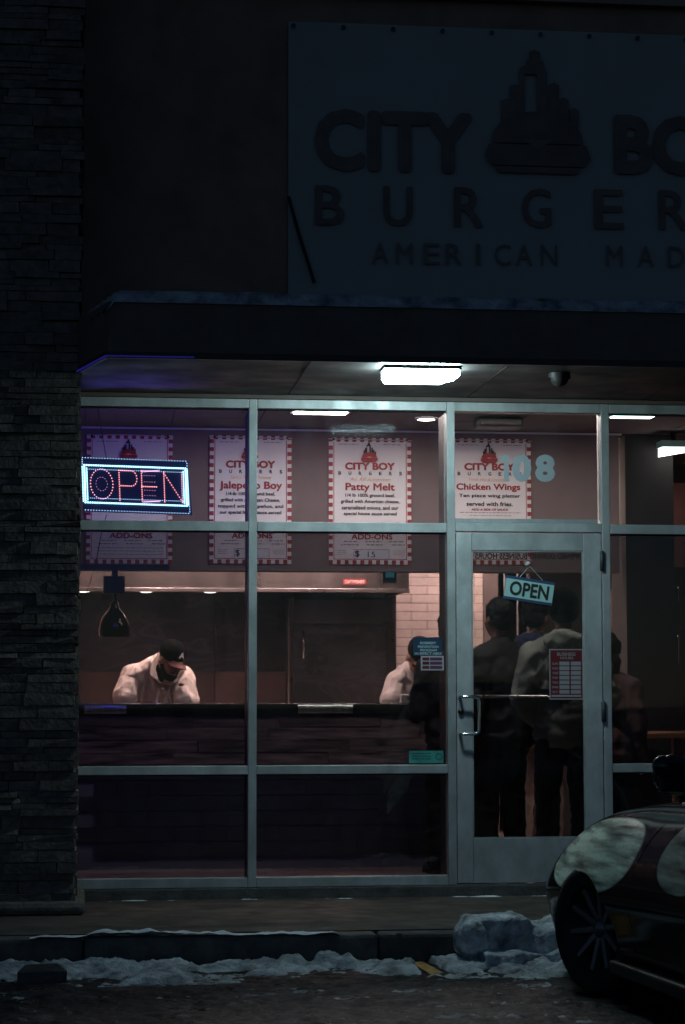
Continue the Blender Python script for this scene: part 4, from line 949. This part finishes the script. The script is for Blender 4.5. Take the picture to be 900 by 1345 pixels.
# the two cooks, bent over the counter
def cook(label, J, hm, shirt, capm, detail):
    body = MB()
    body.cap(J['hipL'], J['hipR'], .13, .13); body.cap(J['hip'], J['waist'], .14, .13); body.cap(J['waist'], J['chest'], .13, .15); body.cap(J['shL'], J['shR'], .06, .06)
    body.cap(J['neck'], hm @ Vector((0, -.02, -.06)), .056, .052)
    for q in 'LR':
        body.cap(J['sh'+q], J['el'+q], .052, .043); body.cap(J['el'+q], J['wr'+q], .040, .030); hand(body, J['wr'+q], Vector(J['wr'+q])-Vector(J['el'+q]), 1 if q == 'L' else -1)
        h = Vector(J['hip'+q]); body.cap(h, (h.x, h.y, .5), .09, .06); body.cap((h.x, h.y, .5), (h.x, h.y+.02, .09), .055, .04); body.cap((h.x, h.y, .05), (h.x, h.y-.16, .04), .04, .035)
    head(body, hm)
    o = blob('person', body, 'skin' if detail else 'skin_b', None, .011, 2); tag(o, label, 'person', 'cooks behind the counter'); BASE[o.name] = (0, 0, 0)
    S = MB()
    S.cap(J['hip'], J['waist'], .165, .160); S.cap(J['waist'], J['chest'], .158, .172); S.cap(J['shL'], J['shR'], .088, .088)
    S.cap(J['neck'], Vector(J['neck'])+Vector((0, .03, .02)), .088, .08)
    for q in 'LR': S.cap(Vector(J['neck'])+Vector((0, .05, .01)), J['sh'+q], .082, .088)
    cut = .60
    for q in 'LR':
        a = Vector(J['sh'+q]); b = a.lerp(Vector(J['el'+q]), cut); d = (b-a).normalized(); V_ = MB(); V_.cap(a-d*.02, b, .086, .090); V_.cap(b, b+d*.004, .093, .093)
        blob('sleeve', V_, shirt, o, .0075, 2, .009, 1, 3 if q == 'L' else 8, (11, 9, 6))
    xc = Vector(J['chest']).x; ox_, oy_ = (0, 0) if detail else (341, 3)
    for F_ in (((184, 874), (191, 896), (186, 920)), ((192, 896), (176, 916)), ((199, 884), (206, 908), (203, 928)), ((214, 906), (220, 914), (227, 928)), ((236, 888), (231, 908), (229, 928)), ((222, 904), (214, 928)), ((240, 900), (236, 926))):
        pp = []
        for a_, b_ in F_:
            p = A(a_+ox_, b_+oy_, 2.93); dx = p.x-xc; pp.append(Vector((p.x, 3.075-math.sqrt(max(.002, .176**2-dx*dx)), p.z)))
        for a_, b_ in zip(pp, pp[1:]): S.cap(a_, b_, .013, .015)
    sh = blob('shirt', S, shirt, o, .0065, 2, .008, 1.0, 11 if detail else 4, (12, 8, 5))
    for k_ in range(3):
        p = A(217+ox_, 906+k_*8+oy_, 2.88); MB().ell((p.x, 2.890, p.z), (.006, .004, .006)).build('button', 'ink_grey', o)
    # collar and placket lie on the shirt
    n = Vector(J['neck']); ox, oy = (0, 0) if detail else (338, 4)
    for P in (((209, 856), (203, 864), (198, 876), (197, 886), (203, 891), (212, 899), (207, 888), (205.5, 874), (210, 862)), ((219, 899), (222, 889), (231, 881), (240, 872), (245, 878), (240, 888), (232, 896))):
        pf = [A(a_+ox, b_+oy, 2.79+.0016*(900-b_)) for a_, b_ in P]; k_ = len(pf)
        MB().add(pf+[p+Vector((0, .012, 0)) for p in pf], [tuple(range(k_)), tuple(range(2*k_-1, k_-1, -1))]+[(i_, (i_+1) % k_, (i_+1) % k_+k_, i_+k_) for i_ in range(k_)]).build('collar', shirt, o, bevel=.003)
    U = MB(); U.ell(n+Vector((0, -.085, -.045)), (.05, .035, .07)); U.ell(n+Vector((0, -.02, .0)), (.07, .07, .04)); blob('undershirt', U, 'cap_black', o, .01, 2)
    K = MB(); K.M = hm; K.ell((0, -.012, .062), (.088, .108, .090)); K.ell((0, -.012, .035), (.087, .107, .03)); blob('cap', K, capm, o, .009, 2)
    V = MB(); V.M = hm
    pts = []; fs = []
    for j in range(6):
        for i in range(13):
            t = -1+2*i/12; rr = j/5
            pts.append((.082*t*(1-.10*rr), .075+.045*(1-t*t)*.8+.055*rr*(1-t*t*.55), .030-.020*t*t-.012*rr))
    top = len(pts)
    pts += [(p[0], p[1], p[2]-.006) for p in pts]
    for j in range(5):
        for i in range(12):
            q = (j*13+i, j*13+i+1, (j+1)*13+i+1, (j+1)*13+i); fs.append(q); fs.append(tuple(top+k for k in reversed(q)))
    bord = [j*13 for j in range(6)]+[65+i for i in range(1, 13)]+[j*13+12 for j in range(4, -1, -1)]
    for a, b in zip(bord, bord[1:]): fs.append((a, b, top+b, top+a))
    V.add(pts, fs).build('cap_brim', 'cap_red' if detail else 'cap_black', o, True)
    if detail:
        Bd = MB(); Bd.M = hm
        Bd.ell((0, .052, -.092), (.046, .046, .036)); 
        for q in (-1, 1): Bd.cap((q*.066, .0, -.03), (q*.045, .05, -.09), .014, .022)
        Bd.cap((-.025, .094, -.048), (.025, .094, -.048), .007, .007)
        blob('beard', Bd, 'beard', o, .007, 2, .003, 40)
        E2 = MB(); E2.M = hm
        for q in (-1, 1): E2.ell((q*.031, .078, .004), (.012, .010, .007))
        E2.build('eyes', 'eye', o, True)
        Lg = MB(); Lg.M = hm @ Matrix.Translation((.012, .097, .085)) @ Matrix.Rotation(R(32), 4, 'X')@ Matrix.Rotation(R(180), 4, 'Z')
        letters(Lg, 'A', -.022, .022, -.02, .024, -.006, bold=.02, shear=.3).build('cap_logo', 'logo_white', o)
        Bg = MB(); c = n+Vector((.15, -.17, -.13)); Bg.ell(c, (.022, .014, .012)); Bg.build('chest_badge', 'cap_red', o, True)
    else:
        G = MB(); G.M = hm; G.ell((-.08, .02, -.01), (.006, .03, .022)); G.build('glasses_glint', 'logo_white', o, True); o.children[-1].name = 'side_glint'  # white bead stands in for a glint on the glasses
    Tr = MB()
    for q in 'LR':
        h = Vector(J['hip'+q]); Tr.cap((h.x, h.y, .92), (h.x, h.y, .5), .12, .085); Tr.cap((h.x, h.y, .5), (h.x, h.y+.02, .08), .082, .07)
        F = MB(); F.cap((h.x, h.y+.02, .055), (h.x, h.y-.17, .05), .05, .042); blob('shoe', F, 'shoe', o, .014, 2)
    Tr.cap(J['hipL'], J['hipR'], .15, .15); blob('trousers', Tr, 'trousers_black', o, .02, 2)
    return o
cY = 3.0
J = dict(hip=A(202, 960, 3.35), hipL=A(180, 962, 3.35), hipR=A(224, 962, 3.35), waist=A(203, 925, 3.25), chest=A(205, 898, 3.08), shL=A(174, 890, 3.0), shR=A(240, 893, 2.98), neck=A(210, 876, 2.93),
         elL=A(160, 930, 2.92), wrL=A(186, 958, 2.76), elR=A(248, 938, 2.88), wrR=A(228, 958, 2.74))
hm = Matrix.Translation(A(224, 868, 2.80)) @ Matrix.Rotation(R(180+34), 4, 'Z') @ Matrix.Rotation(R(-27), 4, 'X') @ Matrix.Rotation(R(-6), 4, 'Y') @ Matrix.Diagonal((1.04, 1.04, 1.04, 1))
cook('cook in white short sleeved shirt and red brimmed black cap leaning over the counter', J, hm, 'shirt_white', 'cap_black', True)
J = dict(hip=A(546, 965, 3.3), hipL=A(525, 966, 3.3), hipR=A(567, 966, 3.3), waist=A(546, 935, 3.2), chest=A(546, 906, 3.05), shL=A(522, 899, 3.0), shR=A(578, 896, 3.0), neck=A(546, 880, 2.93),
         elL=A(512, 934, 2.9), wrL=A(540, 944, 2.78), elR=A(586, 936, 2.9), wrR=A(562, 921, 2.74))
hm = Matrix.Translation(A(550, 864, 2.82)) @ Matrix.Rotation(R(180+20), 4, 'Z') @ Matrix.Rotation(R(-42), 4, 'X') @ Matrix.Diagonal((1.08, 1.08, 1.08, 1))
cook('cook in a grey shirt and black cap looking down beside the brick wall', J, hm, 'shirt_grey', 'cap_black', False)
cr = thing('card_reader', tuple(A(537, 918, 2.5)), 'small pale box with a dark square standing on the counter by the grey shirted cook', 'box')
a = A(527, 926, 2.45); b = A(544, 912, 2.45); bx('case', 'shirt_grey', cr, a.x, b.x, 2.45, 2.52, 1.142, b.z, bevel=.008)
c = A(537, 917, 2.45); bx('window', 'ink', cr, c.x-.012, c.x+.012, 2.446, 2.449, c.z-.012, c.z+.012)

# ================================================================== CAR
HEAD = R(6); WP = Vector((2.37, -3.10, LOT))
Rz = Matrix.Rotation(HEAD, 4, 'Z'); CO = WP - Rz @ Vector((-.79, 0, 0))
car = thing('parked_car', tuple(CO), 'dark glossy car parked nose in at the kerb beside the door', 'car')
BASE[car.name] = (0, 0, 0); car.rotation_euler = (0, 0, HEAD)
CM = Matrix.Translation(CO) @ Rz; CMI = CM.inverted()
def flank(px, py, xl=-.89):       # ray through a pixel onto the car's left flank, in car space
    d = _f + CR*((px-450)/FPX) + CU*((672.5-py)/FPX); o = CMI @ CAMP; d = CMI.to_3x3() @ d; return o + d*((xl-o.x)/d.x)
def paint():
    m = bpy.data.materials.new('reflection_paint'); m.use_nodes = True; n = m.node_tree.nodes; l = m.node_tree.links; b = n['Principled BSDF']
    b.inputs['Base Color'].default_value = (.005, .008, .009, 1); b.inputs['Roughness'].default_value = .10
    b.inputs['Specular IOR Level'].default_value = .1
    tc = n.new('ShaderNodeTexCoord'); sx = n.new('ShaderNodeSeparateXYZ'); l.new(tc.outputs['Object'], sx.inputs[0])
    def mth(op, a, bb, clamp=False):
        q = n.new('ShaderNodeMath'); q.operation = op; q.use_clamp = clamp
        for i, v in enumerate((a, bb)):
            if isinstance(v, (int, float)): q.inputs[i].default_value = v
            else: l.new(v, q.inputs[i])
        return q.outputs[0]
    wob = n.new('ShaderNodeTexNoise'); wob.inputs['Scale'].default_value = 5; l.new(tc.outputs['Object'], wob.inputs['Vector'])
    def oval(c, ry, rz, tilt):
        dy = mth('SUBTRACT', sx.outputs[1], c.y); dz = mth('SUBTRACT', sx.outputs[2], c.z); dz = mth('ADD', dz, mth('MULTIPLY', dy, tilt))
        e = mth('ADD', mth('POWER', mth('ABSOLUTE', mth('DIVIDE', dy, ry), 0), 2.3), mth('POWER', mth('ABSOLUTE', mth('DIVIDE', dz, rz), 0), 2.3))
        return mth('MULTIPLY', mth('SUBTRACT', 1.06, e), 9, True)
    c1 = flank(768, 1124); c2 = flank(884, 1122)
    k = mth('MAXIMUM', oval(c1, .52, .17, .06), mth('MULTIPLY', oval(c2, .30, .165, 0), .55))  # pale ovals paint lamp and shopfront reflections onto the wing and door
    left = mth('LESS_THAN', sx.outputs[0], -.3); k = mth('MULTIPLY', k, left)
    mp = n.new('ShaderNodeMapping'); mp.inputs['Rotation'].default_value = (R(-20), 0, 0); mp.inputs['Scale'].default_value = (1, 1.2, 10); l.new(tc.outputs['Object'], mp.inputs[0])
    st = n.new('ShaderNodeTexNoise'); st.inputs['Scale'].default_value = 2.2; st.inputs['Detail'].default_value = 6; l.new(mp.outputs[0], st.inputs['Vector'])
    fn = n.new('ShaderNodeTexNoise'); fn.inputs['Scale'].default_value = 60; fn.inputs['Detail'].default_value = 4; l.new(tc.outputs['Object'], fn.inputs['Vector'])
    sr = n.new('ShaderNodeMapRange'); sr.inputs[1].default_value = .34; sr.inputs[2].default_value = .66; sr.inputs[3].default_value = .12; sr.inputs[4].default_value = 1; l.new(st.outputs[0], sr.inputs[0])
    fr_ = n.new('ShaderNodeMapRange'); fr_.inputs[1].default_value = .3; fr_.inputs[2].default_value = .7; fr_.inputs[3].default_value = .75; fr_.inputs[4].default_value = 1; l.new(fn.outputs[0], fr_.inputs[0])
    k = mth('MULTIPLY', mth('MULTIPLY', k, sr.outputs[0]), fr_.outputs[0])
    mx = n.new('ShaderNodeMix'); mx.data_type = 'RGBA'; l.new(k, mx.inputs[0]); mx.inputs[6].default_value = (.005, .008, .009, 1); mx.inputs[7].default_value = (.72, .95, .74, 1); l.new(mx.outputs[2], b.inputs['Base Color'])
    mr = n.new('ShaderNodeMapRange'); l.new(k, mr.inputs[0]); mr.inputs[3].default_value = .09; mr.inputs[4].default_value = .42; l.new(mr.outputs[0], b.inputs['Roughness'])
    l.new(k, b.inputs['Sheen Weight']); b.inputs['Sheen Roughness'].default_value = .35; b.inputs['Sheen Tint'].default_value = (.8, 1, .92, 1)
    MATS['reflection_paint'] = m
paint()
ST = [(.90, .50, .50, .54, .30), (.86, .66, .55, .60, .24), (.74, .80, .62, .67, .20), (.5, .885, .72, .765, .18), (.2, .915, .795, .83, .17), (-.1, .925, .825, .875, .17), (-.5, .905, .835, .915, .17), (-1.0, .90, .86, .945, .17), (-1.6, .91, .88, .95, .17), (-2.4, .91, .90, .96, .17), (-3.0, .90, .93, .985, .18), (-3.5, .85, .92, .99, .22), (-3.72, .74, .84, .93, .30)]
def lerpst(t):
    i = min(int(t), len(ST)-2); u = t-i; p = [ST[max(0, i-1)], ST[i], ST[i+1], ST[min(len(ST)-1, i+2)]]
    return [.5*((2*p[1][k])+(-p[0][k]+p[2][k])*u+(2*p[0][k]-5*p[1][k]+4*p[2][k]-p[3][k])*u*u+(-p[0][k]+3*p[1][k]-3*p[2][k]+p[3][k])*u**3) for k in range(5)]
def halfsec(w, zs, zt, zb):
    z = lambda t: zb+(zs-zb)*t
    return [(0, zb), (w*.55, zb), (w*.90, zb+.005), (w*.955, z(.08)), (w*.965, z(.25)), (w*.985, z(.36)), (w, z(.44)), (w*.987, z(.56)), (w*.950, z(.69)), (w*.895, z(.81)), (w*.825, z(.92)), (w*.745, z(1.0)), (w*.66, z(1)+(zt-zs)*.45), (w*.55, z(1)+(zt-zs)*.85), (w*.3, zt), (0, zt+.008)]
NS = 96; bv = []; bf = []; K = len(halfsec(1, 1, 1, 0)); ringn = 2*(K-1)
for i in range(NS+1):
    y_, w_, zs, zt, zb = lerpst(i/NS*(len(ST)-1)); hs_ = halfsec(w_, zs, zt, zb)
    ring = [(-p[0], p[1]) for p in hs_] + [(p[0], p[1]) for p in reversed(hs_[1:-1])]
    bv += [(p[0], y_, p[1]) for p in ring]
for i in range(NS):
    for j in range(ringn): bf.append((i*ringn+j, i*ringn+(j+1) % ringn, (i+1)*ringn+(j+1) % ringn, (i+1)*ringn+j))
bf.append(tuple(range(ringn))); bf.append(tuple(NS*ringn+j for j in range(ringn)))
bodyo = MB().add(bv, bf).build('body', 'reflection_paint', car, True)
FA = -.07
AX = [(FA, -.77), (FA, .77), (-2.72, -.77), (-2.72, .77)]
WR = .30
cut = MB()
for ay in (FA, -2.72):
    for s in (-1, 1): q0 = len(cut.v); cut.lathe([(.0, s*.58), (1, s*.58), (1, s*1.1), (.0, s*1.1)], 48, 'x'); cut.v[q0:] = [(v[0], ay+v[1]*(.40 if ay == FA else .34), .20+v[2]*.36) for v in cut.v[q0:]]
cm_ = cut.mesh('cut'); co_ = bpy.data.objects.new('cut', cm_); COL.objects.link(co_); co_.parent = car
sd = bodyo.modifiers.new('sub', 'SUBSURF'); sd.levels = 1; sd.render_levels = 1
bo_ = bodyo.modifiers.new('bool', 'BOOLEAN'); bo_.object = co_; bo_.operation = 'DIFFERENCE'; bo_.solver = 'EXACT'
dg = bpy.context.evaluated_depsgraph_get(); dg.update()
nm_ = bpy.data.meshes.new_from_object(bodyo.evaluated_get(dg)); bodyo.modifiers.clear(); bodyo.data = nm_; nm_.name = 'body'
bpy.data.objects.remove(co_)
if not nm_.materials or nm_.materials[0] is None: nm_.materials.clear(); nm_.materials.append(MATS['reflection_paint'])
nm_.polygons.foreach_set('use_smooth', [True]*len(nm_.polygons))
try: 
    nm_.set_sharp_from_angle(angle=R(40))
except Exception: pass
# arch lining, wheel
for i, (ay, ax) in enumerate(AX):
    s = -1 if ax < 0 else 1
    t = MB()
    t.lathe([(.19, s*-.10), (.235, s*-.112), (.27, s*-.112), (.292, s*-.095), (WR, s*-.06), (WR, s*.06), (.292, s*.095), (.27, s*.112), (.235, s*.112), (.205, s*.098), (.19, s*.07), (.19, s*-.10)], 48, 'x')
    wo = t.build('wheel', 'tyre', car, True); wo.location = (ax, ay, WR)
    if ay == FA: wo.rotation_euler = (0, 0, R(17))
    rm = MB().lathe([(.19, s*-.1), (.19, s*.07), (.203, s*.10), (.212, s*.106), (.212, s*.098), (.19, s*.085), (.17, s*.02), (.05, s*.0), (.0, s*.0)], 40, 'x').build('rim', 'car_black', wo, True)
    if i == 0 or i == 2:
        for k in range(10):
            a = 2*math.pi*k/10+.15; q = MB(); q.M = Matrix.Rotation(a, 4, 'X')
            q.add([(s*.055, -.015, .03), (s*.055, .015, .03), (s*.085, .012, .20), (s*.085, -.012, .20), (s*.03, -.02, .03), (s*.03, .02, .03), (s*.05, .02, .20), (s*.05, -.02, .20)], [(0, 1, 2, 3), (7, 6, 5, 4), (0, 4, 5, 1), (1, 5, 6, 2), (2, 6, 7, 3), (3, 7, 4, 0)])
            q.build('spoke', 'rim', wo, bevel=.004)
        MB().lathe([(.0, s*.072), (.03, s*.07), (.045, s*.055), (.05, s*.02)], 20, 'x').build('hub_cap', 'rim', wo, True)
bx('underbody', 'car_black', car, -.56, .56, -3.4, .6, .20, .5)
# greenhouse
gv = []
for (yb, yt, wb, wt, zb, ztp) in ((-1.02, -1.62, .76, .57, .93, 1.40), (-1.6, -1.9, .80, .60, .94, 1.44), (-2.3, -2.4, .80, .60, .95, 1.43), (-3.25, -2.75, .76, .57, .98, 1.38)):
    gv += [(-wb, yb, zb), (-wt, yt, ztp), (wt, yt, ztp), (wb, yb, zb)]
MB().add(gv, [(4*i+j, 4*i+(j+1) % 4, 4*i+4+(j+1) % 4, 4*i+4+j) for i in range(3) for j in range(4)]+[(0, 1, 2, 3), (15, 14, 13, 12)]).build('windows', 'car_glass', car)
rv = MB(); rv.add([(-.60, -1.60, 1.40), (.60, -1.60, 1.40), (.61, -1.9, 1.45), (-.61, -1.9, 1.45), (.61, -2.4, 1.44), (-.61, -2.4, 1.44), (.59, -2.8, 1.38), (-.59, -2.8, 1.38)]+[(-.55, -1.63, 1.38), (.55, -1.63, 1.38), (.55, -2.75, 1.35), (-.55, -2.75, 1.35)], [(0, 1, 2, 3), (3, 2, 4, 5), (5, 4, 6, 7), (8, 9, 10, 11)]).build('roof', 'car_paint', car)
for s in (-1, 1):
    MB().tube([(s*.77, -1.0, .93), (s*.59, -1.62, 1.405)], .028, 8).tube([(s*.59, -1.62, 1.405), (s*.62, -2.4, 1.43), (s*.59, -2.8, 1.375), (s*.78, -3.3, .98)], .03, 8).build('pillar', 'car_paint', car, True)
    # mirror
    mv = MB(); mv.ell((s*1.00, -1.47, 1.055), (.085, .055, .082)); mv.cap((s*.98, -1.49, 1.02), (s*1.05, -1.5, 1.09), .045, .045); mv.cap((s*.90, -1.43, .955), (s*.97, -1.46, 1.0), .03, .03); mv.box(min(s*.935, s*1.07), max(s*.935, s*1.07), -1.53, -1.49, .99, 1.115)
    blob('mirror', mv, 'car_paint', car, .010, 4)
# door shut lines, handle, badge light, sill
def bodyx(y_, z_):
    best = None
    for i in range(NS):
        if (bv[i*ringn][1]-y_)*(bv[(i+1)*ringn][1]-y_) <= 0:
            sec = bv[i*ringn:i*ringn+K]
            for a, b in zip(sec, sec[1:]):
                if (a[2]-z_)*(b[2]-z_) <= 0 and abs(a[2]-b[2]) > 1e-6:
                    x_ = a[0]+(b[0]-a[0])*(z_-a[2])/(b[2]-a[2])
                    if best is None or x_ < best: best = x_
    return best
for y_ in (-.66, -1.80):
    MB().tube([(bodyx(y_, z_)+.002, y_, z_) for z_ in (.26, .34, .42, .5, .58, .66, .72, .78, .82)], .003, 5).build('door_seam', 'car_black', car)
bx('side_skirt', 'car_black', car, -.90, -.80, -2.3, -.42, .14, .20, bevel=.01)
for s in (-1, 1):
    hlp = MB(); hlp.ell((s*.46, .82, .53), (.13, .06, .045)); hlp.build('headlight', 'car_glass', car, True)
MB().tube([(-.80, -1.08, .915), (-.78, -1.20, .925)], .009, 8).build('window_trim', 'chrome', car, True)
mf = MB()
r5 = random.Random(9)
